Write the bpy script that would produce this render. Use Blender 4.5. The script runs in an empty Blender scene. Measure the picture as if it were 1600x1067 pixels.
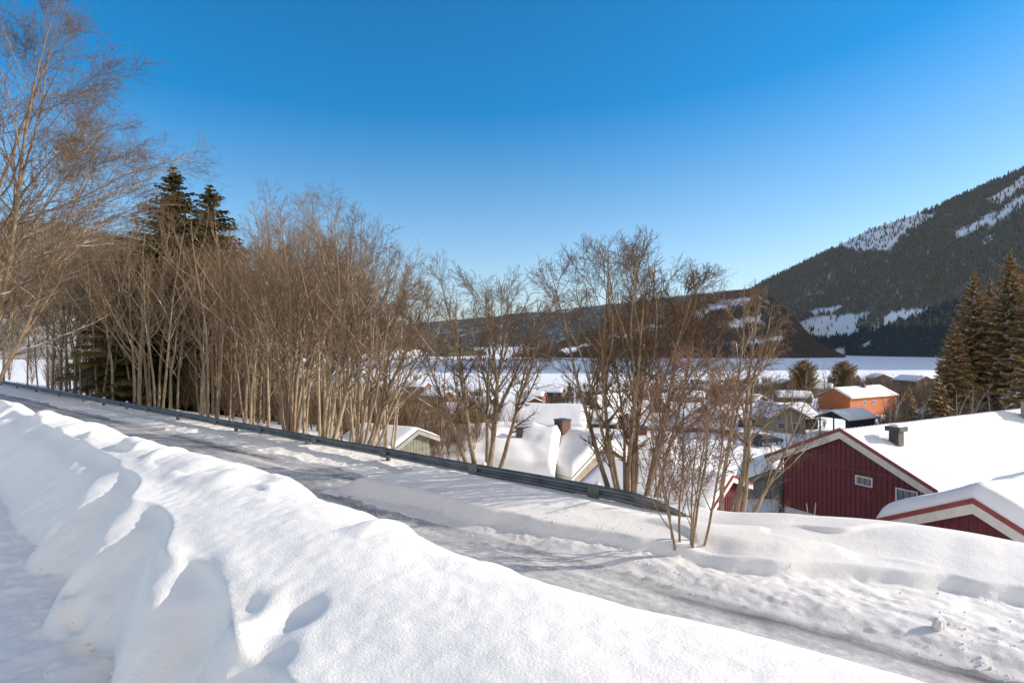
import bpy, math, random
import numpy as np
from math import radians as rad, sin, cos, tan, pi, hypot

# ------------------------------------------------------------------ camera, light, exposure
SC = bpy.context.scene
C = SC.collection
cam_d = bpy.data.cameras.new("camera")
cam = bpy.data.objects.new("camera", cam_d)
C.objects.link(cam)
cam.location = (0, 0, 0)
cam.rotation_euler = (rad(90), 0, 0)
cam_d.sensor_width = 36
cam_d.lens = 36 * 900 / 1600
cam_d.clip_start = 0.05
cam_d.clip_end = 30000
SC.camera = cam

SUN_AZ = 86.0      # clockwise from the view direction (+Y)
SUN_EL = 23.0
world = bpy.data.worlds.new("World")
SC.world = world
world.use_nodes = True
wn = world.node_tree.nodes
wl = world.node_tree.links
sky = wn.new("ShaderNodeTexSky")
sky.sky_type = 'NISHITA'
sky.sun_disc = False
sky.sun_elevation = rad(SUN_EL)
sky.sun_rotation = rad(SUN_AZ)
sky.altitude = 900
sky.air_density = 1.0
sky.dust_density = 1.3
sky.ozone_density = 3.0
hs = wn.new("ShaderNodeHueSaturation")
hs.inputs["Hue"].default_value = 0.493
hs.inputs["Value"].default_value = 1.06
stc = wn.new("ShaderNodeTexCoord")
ssp = wn.new("ShaderNodeSeparateXYZ")
wl.new(stc.outputs["Generated"], ssp.inputs[0])
smr = wn.new("ShaderNodeMapRange")
smr.inputs["From Min"].default_value = 0.0
smr.inputs["From Max"].default_value = 0.52
smr.inputs["To Min"].default_value = 0.9
smr.inputs["To Max"].default_value = 1.68
wl.new(ssp.outputs[2], smr.inputs["Value"])
wl.new(smr.outputs[0], hs.inputs["Saturation"])
wl.new(sky.outputs[0], hs.inputs["Color"])
# warm glow added to the sky behind the camera, filling and warming the shade
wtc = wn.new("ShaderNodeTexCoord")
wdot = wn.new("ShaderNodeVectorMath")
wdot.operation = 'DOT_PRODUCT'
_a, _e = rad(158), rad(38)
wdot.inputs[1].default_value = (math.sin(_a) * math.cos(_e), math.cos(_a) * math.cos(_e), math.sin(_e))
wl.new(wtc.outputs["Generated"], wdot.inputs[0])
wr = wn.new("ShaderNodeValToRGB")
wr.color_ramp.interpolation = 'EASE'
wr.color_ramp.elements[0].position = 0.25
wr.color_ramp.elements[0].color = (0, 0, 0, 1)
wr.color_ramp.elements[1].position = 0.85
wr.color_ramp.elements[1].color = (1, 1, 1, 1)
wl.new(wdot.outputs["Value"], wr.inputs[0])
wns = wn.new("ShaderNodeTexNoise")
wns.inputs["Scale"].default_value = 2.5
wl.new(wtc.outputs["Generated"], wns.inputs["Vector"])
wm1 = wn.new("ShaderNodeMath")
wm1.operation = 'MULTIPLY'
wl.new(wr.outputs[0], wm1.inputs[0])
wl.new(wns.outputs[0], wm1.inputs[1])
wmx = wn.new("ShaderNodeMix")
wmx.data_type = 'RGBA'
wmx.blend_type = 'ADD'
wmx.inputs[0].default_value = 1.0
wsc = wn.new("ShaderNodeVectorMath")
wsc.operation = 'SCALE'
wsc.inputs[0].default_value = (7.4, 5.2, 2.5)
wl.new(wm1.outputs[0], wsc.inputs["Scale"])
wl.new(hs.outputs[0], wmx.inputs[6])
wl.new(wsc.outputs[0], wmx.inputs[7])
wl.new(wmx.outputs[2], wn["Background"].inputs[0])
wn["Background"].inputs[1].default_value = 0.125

sd = bpy.data.lights.new("sun", 'SUN')
sd.energy = 4.2
sd.angle = rad(0.5)
sd.color = (1.0, 0.91, 0.80)
sun = bpy.data.objects.new("sun", sd)
C.objects.link(sun)
sun.location = (60, -20, 60)
sun.rotation_euler = (rad(90 - SUN_EL), 0, rad(180 - SUN_AZ))

SC.view_settings.view_transform = 'Standard'
SC.view_settings.look = 'None'
SC.view_settings.exposure = 0.56
SC.view_settings.gamma = 1
SC.cycles.max_bounces = 6
SC.cycles.diffuse_bounces = 3
SC.cycles.glossy_bounces = 2
SC.cycles.transparent_max_bounces = 4

# ------------------------------------------------------------------ helpers
RNG = np.random.default_rng(7)
AX = np.array([-0.786, 0.618])       # along the road, leftwards into the picture
NX = np.array([0.618, 0.786])        # across the road, away from the camera
ROADROT = math.atan2(AX[1], AX[0])


def W(px, py, d):
    return ((px - 800) / 900 * d, d, -(py - 533.5) / 900 * d)


def uvw(u, v):
    return u * AX[0] + v * NX[0], u * AX[1] + v * NX[1]


_perm = np.random.default_rng(3).permutation(4096)
_val = np.random.default_rng(4).random(4096)


def vnoise(x, y, seed=0):
    x = np.asarray(x, float) + seed * 17.31
    y = np.asarray(y, float) + seed * 9.77
    ix = np.floor(x).astype(int)
    iy = np.floor(y).astype(int)
    fx = x - ix
    fy = y - iy
    fx = fx * fx * fx * (fx * (fx * 6 - 15) + 10)
    fy = fy * fy * fy * (fy * (fy * 6 - 15) + 10)

    def h(a, b):
        return _val[(_perm[(a + _perm[b & 4095]) & 4095])]
    v00, v10, v01, v11 = h(ix, iy), h(ix + 1, iy), h(ix, iy + 1), h(ix + 1, iy + 1)
    return ((v00 * (1 - fx) + v10 * fx) * (1 - fy) + (v01 * (1 - fx) + v11 * fx) * fy) * 2 - 1


def fbm(x, y, octv=4, seed=0, gain=0.5):
    s = 0
    a = 1
    for i in range(octv):
        s = s + a * vnoise(x * 2 ** i, y * 2 ** i, seed + i)
        a *= gain
    return s


def sstep(a, b, x):
    t = np.clip((np.asarray(x, float) - a) / (b - a), 0, 1)
    return t * t * (3 - 2 * t)


def np_mesh(name, verts, faces, k=4, smooth=True):
    """Mesh from arrays; faces (F,k) ints."""
    me = bpy.data.meshes.new(name)
    verts = np.asarray(verts, np.float32)
    faces = np.asarray(faces, np.int32)
    me.vertices.add(len(verts))
    me.vertices.foreach_set("co", verts.ravel())
    me.loops.add(faces.size)
    me.loops.foreach_set("vertex_index", faces.ravel())
    me.polygons.add(len(faces))
    me.polygons.foreach_set("loop_start", np.arange(0, faces.size, k, dtype=np.int32))
    me.polygons.foreach_set("use_smooth", np.full(len(faces), smooth))
    me.update(calc_edges=True)
    return me


def grid_faces(n, m):
    i, j = np.meshgrid(np.arange(n - 1), np.arange(m - 1), indexing='ij')
    a = (i * m + j).ravel()
    return np.stack([a, a + m, a + m + 1, a + 1], 1)


def obj(name, me, mat=None, parent=None):
    o = bpy.data.objects.new(name, me)
    C.objects.link(o)
    if mat is not None and not me.materials:
        me.materials.append(mat)
    if parent is not None:
        o.parent = parent
    return o


def tag(o, label=None, cat=None, group=None, kind=None):
    if label:
        o["label"] = label
    if cat:
        o["category"] = cat
    if group:
        o["group"] = group
    if kind:
        o["kind"] = kind
    return o


def thing(name, loc, rz, label, cat, group=None):
    o = bpy.data.objects.new(name, None)
    C.objects.link(o)
    o.location = loc
    o.rotation_euler = (0, 0, rz)
    o.empty_display_size = 0.2
    return tag(o, label, cat, group)


def copy_tree(o, parent=None):
    c = o.copy()
    C.objects.link(c)
    c.parent = parent
    for ch in list(o.children):
        copy_tree(ch, c)
    return c


class MB:
    """Collects flat-shaded polygons for built things."""

    def __init__(self):
        self.v = []
        self.f = []

    def poly(self, pts):
        i = len(self.v)
        self.v += [tuple(p) for p in pts]
        self.f.append(tuple(range(i, i + len(pts))))

    def hexa(self, b, t):
        """b,t: 4 bottom and 4 top points, counter-clockwise seen from above."""
        i = len(self.v)
        self.v += [tuple(p) for p in b] + [tuple(p) for p in t]
        self.f += [(i + 3, i + 2, i + 1, i), (i + 4, i + 5, i + 6, i + 7)]
        for k in range(4):
            n = (k + 1) % 4
            self.f.append((i + k, i + n, i + 4 + n, i + 4 + k))

    def box(self, x0, x1, y0, y1, z0, z1):
        self.hexa([(x0, y0, z0), (x1, y0, z0), (x1, y1, z0), (x0, y1, z0)],
                  [(x0, y0, z1), (x1, y0, z1), (x1, y1, z1), (x0, y1, z1)])

    def prism(self, prof, y0, y1):
        """Profile of (x,z) points, counter-clockwise seen from -Y, swept from y0 to y1."""
        n = len(prof)
        i = len(self.v)
        self.v += [(x, y0, z) for x, z in prof] + [(x, y1, z) for x, z in prof]
        self.f.append(tuple(range(i, i + n)))
        self.f.append(tuple(reversed(range(i + n, i + 2 * n))))
        for k in range(n):
            m = (k + 1) % n
            self.f.append((i + m, i + k, i + n + k, i + n + m))

    def cyl(self, x, y, z0, z1, r0, r1=None, n=12):
        r1 = r0 if r1 is None else r1
        i = len(self.v)
        for r, z in ((r0, z0), (r1, z1)):
            self.v += [(x + r * cos(2 * pi * k / n), y + r * sin(2 * pi * k / n), z) for k in range(n)]
        for k in range(n):
            m = (k + 1) % n
            self.f.append((i + k, i + m, i + n + m, i + n + k))
        self.f.append(tuple(i + n + k for k in range(n)))
        self.f.append(tuple(i + n - 1 - k for k in range(n)))

    def build(self, name, mat, parent=None, bevel=0, smooth=False):
        me = bpy.data.meshes.new(name)
        me.from_pydata(self.v, [], self.f)
        me.update()
        if bevel:
            import bmesh
            bm = bmesh.new()
            bm.from_mesh(me)
            bmesh.ops.bevel(bm, geom=bm.edges[:], offset=bevel, segments=2, affect='EDGES', profile=0.6)
            bm.to_mesh(me)
            bm.free()
        if smooth:
            me.shade_smooth()
        return obj(name, me, mat, parent)


# ------------------------------------------------------------------ materials
def new_mat(name):
    m = bpy.data.materials.new(name)
    m.use_nodes = True
    nt = m.node_tree
    return m, nt, nt.nodes["Principled BSDF"]


def nd(nt, t, **kw):
    n = nt.nodes.new(t)
    for k, v in kw.items():
        if k in n.inputs.keys():
            n.inputs[k].default_value = v
        else:
            setattr(n, k, v)
    return n


def noise(nt, scale, detail=4, rough=0.55, coord="Object", stretch=None):
    tc = nd(nt, "ShaderNodeTexCoord")
    src = tc.outputs[coord]
    if stretch:
        mp = nd(nt, "ShaderNodeMapping")
        mp.inputs["Scale"].default_value = stretch
        nt.links.new(src, mp.inputs["Vector"])
        src = mp.outputs[0]
    n = nd(nt, "ShaderNodeTexNoise")
    n.inputs["Scale"].default_value = scale
    n.inputs["Detail"].default_value = detail
    n.inputs["Roughness"].default_value = rough
    nt.links.new(src, n.inputs["Vector"])
    return n


def ramp(nt, src, stops):
    r = nd(nt, "ShaderNodeValToRGB")
    e = r.color_ramp.elements
    while len(e) < len(stops):
        e.new(0.5)
    for k, (p, c) in enumerate(stops):
        e[k].position = p
        e[k].color = (c[0], c[1], c[2], 1) if hasattr(c, '__len__') else (c, c, c, 1)
    nt.links.new(src, r.inputs[0])
    return r


def bump(nt, src, bs, strength=0.4, dist=0.02, prev=None):
    b = nd(nt, "ShaderNodeBump")
    b.inputs["Strength"].default_value = strength
    b.inputs["Distance"].default_value = dist
    nt.links.new(src, b.inputs["Height"])
    if prev is not None:
        nt.links.new(prev.outputs[0], b.inputs["Normal"])
    nt.links.new(b.outputs[0], bs.inputs["Normal"])
    return b


def mix(nt, fac, a, b):
    m = nd(nt, "ShaderNodeMix", data_type='RGBA')
    for s, val in ((m.inputs[0], fac), (m.inputs[6], a), (m.inputs[7], b)):
        if isinstance(val, (int, float)):
            s.default_value = val
        elif isinstance(val, tuple):
            s.default_value = (*val[:3], 1)
        else:
            nt.links.new(val, s)
    return m


def mathn(nt, op, a, b=None, clamp=False):
    m = nd(nt, "ShaderNodeMath", operation=op)
    m.use_clamp = clamp
    for s, val in zip(m.inputs, (a, b)):
        if val is None:
            continue
        if isinstance(val, (int, float)):
            s.default_value = val
        else:
            nt.links.new(val, s)
    return m


def mat_plain(name, col, rough=0.7, var=0.25, scale=3, bumpv=0.0, stretch=None, metal=0.0):
    m, nt, bs = new_mat(name)
    n = noise(nt, scale, stretch=stretch)
    r = ramp(nt, n.outputs[0], [(0.3, tuple(c * (1 - var) for c in col)), (0.7, tuple(min(1, c * (1 + var)) for c in col))])
    nt.links.new(r.outputs[0], bs.inputs["Base Color"])
    bs.inputs["Roughness"].default_value = rough
    bs.inputs["Metallic"].default_value = metal
    if bumpv:
        bump(nt, n.outputs[0], bs, bumpv, 0.02)
    return m


def mat_snow(name, col=(0.91, 0.875, 0.81), fine=62, fs=0.5, coarse=7, cs=0.08, fd=0.012, cd=0.04):
    m, nt, bs = new_mat(name)
    n = noise(nt, 1.6, 5)
    r = ramp(nt, n.outputs[0], [(0.3, tuple(c * 0.97 for c in col)), (0.7, col)])
    nt.links.new(r.outputs[0], bs.inputs["Base Color"])
    bs.inputs["Roughness"].default_value = 0.75
    bs.inputs["Specular IOR Level"].default_value = 0.25
    n1 = noise(nt, coarse, 4)
    b1 = bump(nt, n1.outputs[0], bs, cs, cd)
    n2 = noise(nt, fine, 5, 0.7)
    bump(nt, n2.outputs[0], bs, fs, fd, b1)
    return m


def mat_bark(name, c0, c1, snow=0.62, stretch=(4, 4, 0.8)):
    m, nt, bs = new_mat(name)
    n = noise(nt, 3.5, 5, 0.6, stretch=stretch)
    r = ramp(nt, n.outputs[0], [(0.32, c0), (0.68, c1)])
    geo = nd(nt, "ShaderNodeNewGeometry")
    sep = nd(nt, "ShaderNodeSeparateXYZ")
    nt.links.new(geo.outputs["Normal"], sep.inputs[0])
    n2 = noise(nt, 1.7, 3)
    s = mathn(nt, 'ADD', mathn(nt, 'MULTIPLY', sep.outputs[2], 0.5).outputs[0], n2.outputs[0])
    f = ramp(nt, s.outputs[0], [(snow + 0.27, 0.0), (min(1, snow + 0.3), 1.0)])
    mx = mix(nt, f.outputs[0], r.outputs[0], (0.85, 0.85, 0.86))
    nt.links.new(mx.outputs[2], bs.inputs["Base Color"])
    bs.inputs["Roughness"].default_value = 0.85
    bs.inputs["Specular IOR Level"].default_value = 0.2
    bump(nt, n.outputs[0], bs, 0.6, 0.02)
    return m


def mat_twig(name, c0, c1):
    m, nt, bs = new_mat(name)
    oi = nd(nt, "ShaderNodeObjectInfo")
    n = noise(nt, 0.8, 2)
    s = mathn(nt, 'ADD', mathn(nt, 'MULTIPLY', oi.outputs["Random"], 0.5).outputs[0], mathn(nt, 'MULTIPLY', n.outputs[0], 0.5).outputs[0])
    r = ramp(nt, s.outputs[0], [(0.2, c0), (0.75, c1)])
    nt.links.new(r.outputs[0], bs.inputs["Base Color"])
    bs.inputs["Roughness"].default_value = 0.8
    bs.inputs["Specular IOR Level"].default_value = 0.2
    return m


def mat_needles(name, c0, c1, snow_lo, snow_hi, scale=2.0, nz=0.5):
    """Needle foliage with snow lying on the upward-facing sprays."""
    m, nt, bs = new_mat(name)
    n = noise(nt, scale, 4)
    r = ramp(nt, n.outputs[0], [(0.3, c0), (0.7, c1)])
    at = nd(nt, "ShaderNodeAttribute", attribute_name="snow")
    n2 = noise(nt, scale * 2.3, 3)
    s = mathn(nt, 'ADD', mathn(nt, 'MULTIPLY', at.outputs["Fac"], nz).outputs[0], n2.outputs[0])
    f = ramp(nt, s.outputs[0], [(snow_lo, 0.0), (snow_hi, 1.0)])
    mx = mix(nt, f.outputs[0], r.outputs[0], (0.8, 0.8, 0.82))
    nt.links.new(mx.outputs[2], bs.inputs["Base Color"])
    bs.inputs["Roughness"].default_value = 0.8
    bs.inputs["Specular IOR Level"].default_value = 0.2
    return m


M = {}
M['snow'] = mat_snow('bank_snow')
M['snow_verge'] = mat_snow('verge_snow', (0.85, 0.82, 0.77), fine=32, fs=0.45, coarse=6, cs=0.22, fd=0.02, cd=0.05)
def dirty_edge():
    """Grit and slush thrown onto the snow within a metre of the road."""
    nt = M['snow_verge'].node_tree
    bs = nt.nodes["Principled BSDF"]
    src = bs.inputs["Base Color"].links[0].from_socket
    tc = nd(nt, "ShaderNodeTexCoord")
    sep = nd(nt, "ShaderNodeSeparateXYZ")
    nt.links.new(tc.outputs["Object"], sep.inputs[0])
    n = noise(nt, 3.0, 5, 0.65, stretch=(0.5, 1.2, 1))
    q = mathn(nt, 'ADD', mathn(nt, 'MULTIPLY', sep.outputs[1], 1 / 1.7).outputs[0], 6.25)
    q = mathn(nt, 'ADD', q.outputs[0], mathn(nt, 'MULTIPLY', n.outputs[0], 0.9).outputs[0])
    f = ramp(nt, q.outputs[0], [(0.45, 0.0), (1.0, 0.28)])
    mx = mix(nt, f.outputs[0], src, (0.33, 0.33, 0.335))
    nt.links.new(mx.outputs[2], bs.inputs["Base Color"])


dirty_edge()
M['snow_far'] = mat_snow('valley_snow', (0.86, 0.86, 0.86), fine=2.5, fs=0.3, coarse=0.15, cs=0.3, fd=0.1, cd=0.8)
M['snow_roof'] = mat_snow('roof_snow', (0.82, 0.80, 0.77), fine=14, fs=0.15, coarse=1.2, cs=0.2, fd=0.02, cd=0.08)
M['bark'] = mat_bark('grey_brown_bark', (0.14, 0.10, 0.063), (0.33, 0.25, 0.165), snow=0.61)
M['bark_pale'] = mat_bark('pale_bark', (0.17, 0.125, 0.08), (0.39, 0.31, 0.21), snow=0.62)
M['bark_dark'] = mat_bark('dark_bark', (0.05, 0.035, 0.025), (0.11, 0.075, 0.05), snow=0.68)
M['bark_birch'] = mat_bark('birch_bark', (0.3, 0.24, 0.18), (0.6, 0.55, 0.47), snow=0.7)
M['twig'] = mat_twig('brown_twigs', (0.10, 0.066, 0.04), (0.205, 0.137, 0.083))
M['twig_orange'] = mat_twig('orange_brown_twigs', (0.12, 0.072, 0.038), (0.22, 0.138, 0.072))
M['twig_red'] = mat_twig('red_brown_twigs', (0.15, 0.088, 0.058), (0.23, 0.135, 0.09))
M['needle'] = mat_needles('spruce_needles', (0.06, 0.062, 0.02), (0.17, 0.13, 0.042), 1.12, 1.2)
M['needle_snowy'] = mat_needles('snowy_spruce_needles', (0.21, 0.118, 0.032), (0.42, 0.24, 0.07), 0.90, 0.98)


def mat_slope(name, heath):
    """Snowy hillside: open snow where the clearings are, snow half covered by brush and rock under the trees."""
    m, nt, bs = new_mat(name)
    at = nd(nt, "ShaderNodeAttribute", attribute_name="open")
    n = noise(nt, 0.05, 5, 0.65)
    f = ramp(nt, n.outputs[0], [(0.35, 0.55), (0.62, 1.0)])
    g = mathn(nt, 'MULTIPLY', f.outputs[0], mathn(nt, 'SUBTRACT', 1.0, at.outputs["Fac"]).outputs[0], True)
    mx = mix(nt, g.outputs[0], (0.84, 0.84, 0.85), heath)
    nt.links.new(mx.outputs[2], bs.inputs["Base Color"])
    bs.inputs["Roughness"].default_value = 0.9
    return m


M['slope_forest'] = mat_slope('forested_slope', (0.17, 0.155, 0.13))
M['slope_birch'] = mat_slope('birch_slope', (0.30, 0.20, 0.125))
M['slope_far'] = mat_slope('far_slope', (0.16, 0.16, 0.16))
M['needle_pine'] = mat_needles('pine_needles', (0.19, 0.122, 0.034), (0.37, 0.235, 0.07), 1.2, 1.3)
M['needle_far'] = mat_needles('far_conifers', (0.095, 0.082, 0.046), (0.21, 0.172, 0.105), 1.0, 1.28, scale=0.08, nz=0.45)
M['needle_dark'] = mat_needles('dark_far_conifers', (0.012, 0.025, 0.022), (0.03, 0.045, 0.035), 0.97, 1.1, scale=0.08, nz=0.3)


def mat_steel():
    m, nt, bs = new_mat('galvanised_steel')
    n = noise(nt, 2.0, 5)
    r = ramp(nt, n.outputs[0], [(0.3, (0.115, 0.128, 0.128)), (0.7, (0.21, 0.228, 0.226))])
    nt.links.new(r.outputs[0], bs.inputs["Base Color"])
    bs.inputs["Metallic"].default_value = 0.55
    bs.inputs["Roughness"].default_value = 0.5
    return m


M['steel'] = mat_steel()
M['post'] = mat_plain('weathered_post', (0.11, 0.085, 0.06), 0.85, 0.4, 6)
M['stake'] = mat_plain('stake_wood', (0.5, 0.38, 0.22), 0.8, 0.2, 6)
M['red'] = mat_plain('red_paint', (0.12, 0.012, 0.016), 0.6, 0.34, 5, 0.15, (1, 1, 0.22))
M['red_trim'] = mat_plain('red_trim_paint', (0.23, 0.04, 0.03), 0.55, 0.18, 3)
M['white'] = mat_plain('off_white_paint', (0.62, 0.57, 0.49), 0.55, 0.08, 3)
M['concrete'] = mat_plain('painted_foundation', (0.55, 0.55, 0.56), 0.85, 0.12, 2, 0.2)
M['orange'] = mat_plain('orange_paint', (0.40, 0.092, 0.012), 0.6, 0.15, 2, 0.05, (1, 1, 0.3))
M['brown'] = mat_plain('brown_paint', (0.13, 0.065, 0.04), 0.7, 0.25, 2)
M['darkbrown'] = mat_plain('dark_brown_boards', (0.05, 0.035, 0.028), 0.7, 0.25, 2)
M['redbrown'] = mat_plain('red_brown_boards', (0.22, 0.06, 0.03), 0.7, 0.25, 2)
M['beige'] = mat_plain('beige_boards', (0.30, 0.25, 0.18), 0.7, 0.2, 2)
M['greywall'] = mat_plain('grey_boards', (0.22, 0.21, 0.20), 0.7, 0.2, 2)
M['green_grey'] = mat_plain('weathered_green_boards', (0.2, 0.2, 0.14), 0.8, 0.35, 4)
M['yellow'] = mat_plain('yellow_paint', (0.5, 0.4, 0.08), 0.7, 0.2, 2)
M['roof'] = mat_plain('dark_roofing', (0.05, 0.045, 0.045), 0.8, 0.3, 3)
M['vent'] = mat_plain('dark_vent_metal', (0.055, 0.05, 0.045), 0.6, 0.3, 4)
M['plaster'] = mat_plain('chimney_plaster', (0.3, 0.26, 0.2), 0.9, 0.2, 3, 0.3)
M['tyre'] = mat_plain('tyre_rubber', (0.02, 0.02, 0.02), 0.8, 0.2, 8)
M['car'] = mat_plain('dark_car_paint', (0.02, 0.024, 0.03), 0.3, 0.1, 2)
M['rim'] = mat_plain('wheel_rim', (0.3, 0.3, 0.3), 0.4, 0.1, 3, metal=0.6)


def mat_brick():
    m, nt, bs = new_mat('chimney_brick')
    tc = nd(nt, "ShaderNodeTexCoord")
    mp = nd(nt, "ShaderNodeMapping")
    mp.inputs["Rotation"].default_value = (rad(90), 0, 0)
    nt.links.new(tc.outputs["Object"], mp.inputs["Vector"])
    b = nd(nt, "ShaderNodeTexBrick")
    b.inputs["Color1"].default_value = (0.20, 0.075, 0.045, 1)
    b.inputs["Color2"].default_value = (0.13, 0.05, 0.035, 1)
    b.inputs["Mortar"].default_value = (0.09, 0.08, 0.075, 1)
    b.inputs["Scale"].default_value = 4.5
    nt.links.new(mp.outputs[0], b.inputs["Vector"])
    nt.links.new(b.outputs[0], bs.inputs["Base Color"])
    bs.inputs["Roughness"].default_value = 0.9
    return m


M['brick'] = mat_brick()


def mat_glass():
    m, nt, bs = new_mat('window_glass')
    bs.inputs["Base Color"].default_value = (0.10, 0.13, 0.16, 1)
    bs.inputs["Roughness"].default_value = 0.08
    n = noise(nt, 1.5, 2)
    bump(nt, n.outputs[0], bs, 0.05, 0.01)
    return m


M['glass'] = mat_glass()


def mat_road():
    """Packed snow and bare wet tracks; object X runs along the road, -Y across it."""
    m, nt, bs = new_mat('snowy_road')
    tc = nd(nt, "ShaderNodeTexCoord")
    sep = nd(nt, "ShaderNodeSeparateXYZ")
    nt.links.new(tc.outputs["Object"], sep.inputs[0])
    n1 = noise(nt, 1.0, 6, 0.65, stretch=(0.28, 2.6, 1))
    n2 = noise(nt, 1.3, 5, 0.6, stretch=(0.5, 0.9, 1))
    wob = mathn(nt, 'MULTIPLY', mathn(nt, 'SUBTRACT', n2.outputs[0], 0.5).outputs[0], 0.5)
    yy = mathn(nt, 'ADD', sep.outputs[1], wob.outputs[0])
    acc = None
    for v0, wd, st in ((7.2, 0.6, 0.6), (9.12, 0.34, 1.0), (9.9, 0.25, 0.45), (10.72, 0.34, 1.0)):
        d = mathn(nt, 'ABSOLUTE', mathn(nt, 'ADD', yy.outputs[0], v0).outputs[0])
        t = mathn(nt, 'SUBTRACT', 1.0, mathn(nt, 'DIVIDE', d.outputs[0], wd).outputs[0], True)
        t = mathn(nt, 'MULTIPLY', t.outputs[0], st)
        acc = t if acc is None else mathn(nt, 'MAXIMUM', acc.outputs[0], t.outputs[0])
    n5 = noise(nt, 1.0, 3, 0.5, stretch=(0.22, 0.8, 1))
    r5 = ramp(nt, n5.outputs[0], [(0.36, 0.25), (0.62, 1.0)])
    acc = mathn(nt, 'MULTIPLY', acc.outputs[0], r5.outputs[0])
    s = mathn(nt, 'ADD', mathn(nt, 'MULTIPLY', acc.outputs[0], 0.34).outputs[0], n1.outputs[0])
    f = ramp(nt, s.outputs[0], [(0.40, 0.0), (0.54, 0.32), (0.72, 0.6), (0.90, 1.0)])
    n3 = noise(nt, 9, 4)
    snowc = ramp(nt, n3.outputs[0], [(0.3, (0.44, 0.435, 0.43)), (0.7, (0.68, 0.675, 0.665))])
    mx = mix(nt, f.outputs[0], snowc.outputs[0], (0.12, 0.12, 0.12))
    nt.links.new(mx.outputs[2], bs.inputs["Base Color"])
    bs.inputs["Roughness"].default_value = 0.8
    n4 = noise(nt, 24, 5, 0.7)
    b = bump(nt, n1.outputs[0], bs, 0.5, 0.05)
    bump(nt, n4.outputs[0], bs, 0.5, 0.02, b)
    return m


M['road'] = mat_road()


# ------------------------------------------------------------------ terrain
def ground_z(x, y):
    x = np.asarray(x, float)
    y = np.asarray(y, float)
    u = x * AX[0] + y * AX[1]
    v = x * NX[0] + y * NX[1]
    d = np.hypot(x, y)
    k = 1 - 0.62 * sstep(12, 32, u)
    z = -4.45 - 6.6 * k * sstep(13.2, 29, v) - 2.6 * (1 - k) * sstep(20, 60, v)
    z = z - 39 * (1 - np.exp(-np.maximum(0, d - 42) / 300)) * sstep(20, 40, v)
    z = z + 0.10 * np.maximum(0, x - 20) * np.exp(-d / 600)
    amp = 0.55 * sstep(16, 30, v) * (1 - 0.9 * sstep(350, 700, d))
    z = z + amp * fbm(x / 11, y / 11, 4, 5)
    return np.maximum(z, -50 - 0.3)


def gz(x, y):
    return float(ground_z(np.array([x]), np.array([y]))[0])


def build_ground():
    ang = np.linspace(rad(-70), rad(70), 300)
    r = np.concatenate([np.geomspace(9.0, 120, 150), np.geomspace(122, 9000, 105)])
    A, R = np.meshgrid(ang, r, indexing='ij')
    X = R * np.sin(A)
    Y = R * np.cos(A)
    Z = ground_z(X, Y)
    v = np.stack([X.ravel(), Y.ravel(), Z.ravel()], 1)
    f = grid_faces(len(ang), len(r))[:, ::-1]
    o = obj("ground", np_mesh("ground", v, f), M['snow_far'])
    tag(o, kind='structure')


def road_frame(o):
    o.rotation_euler = (0, 0, ROADROT)


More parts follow.
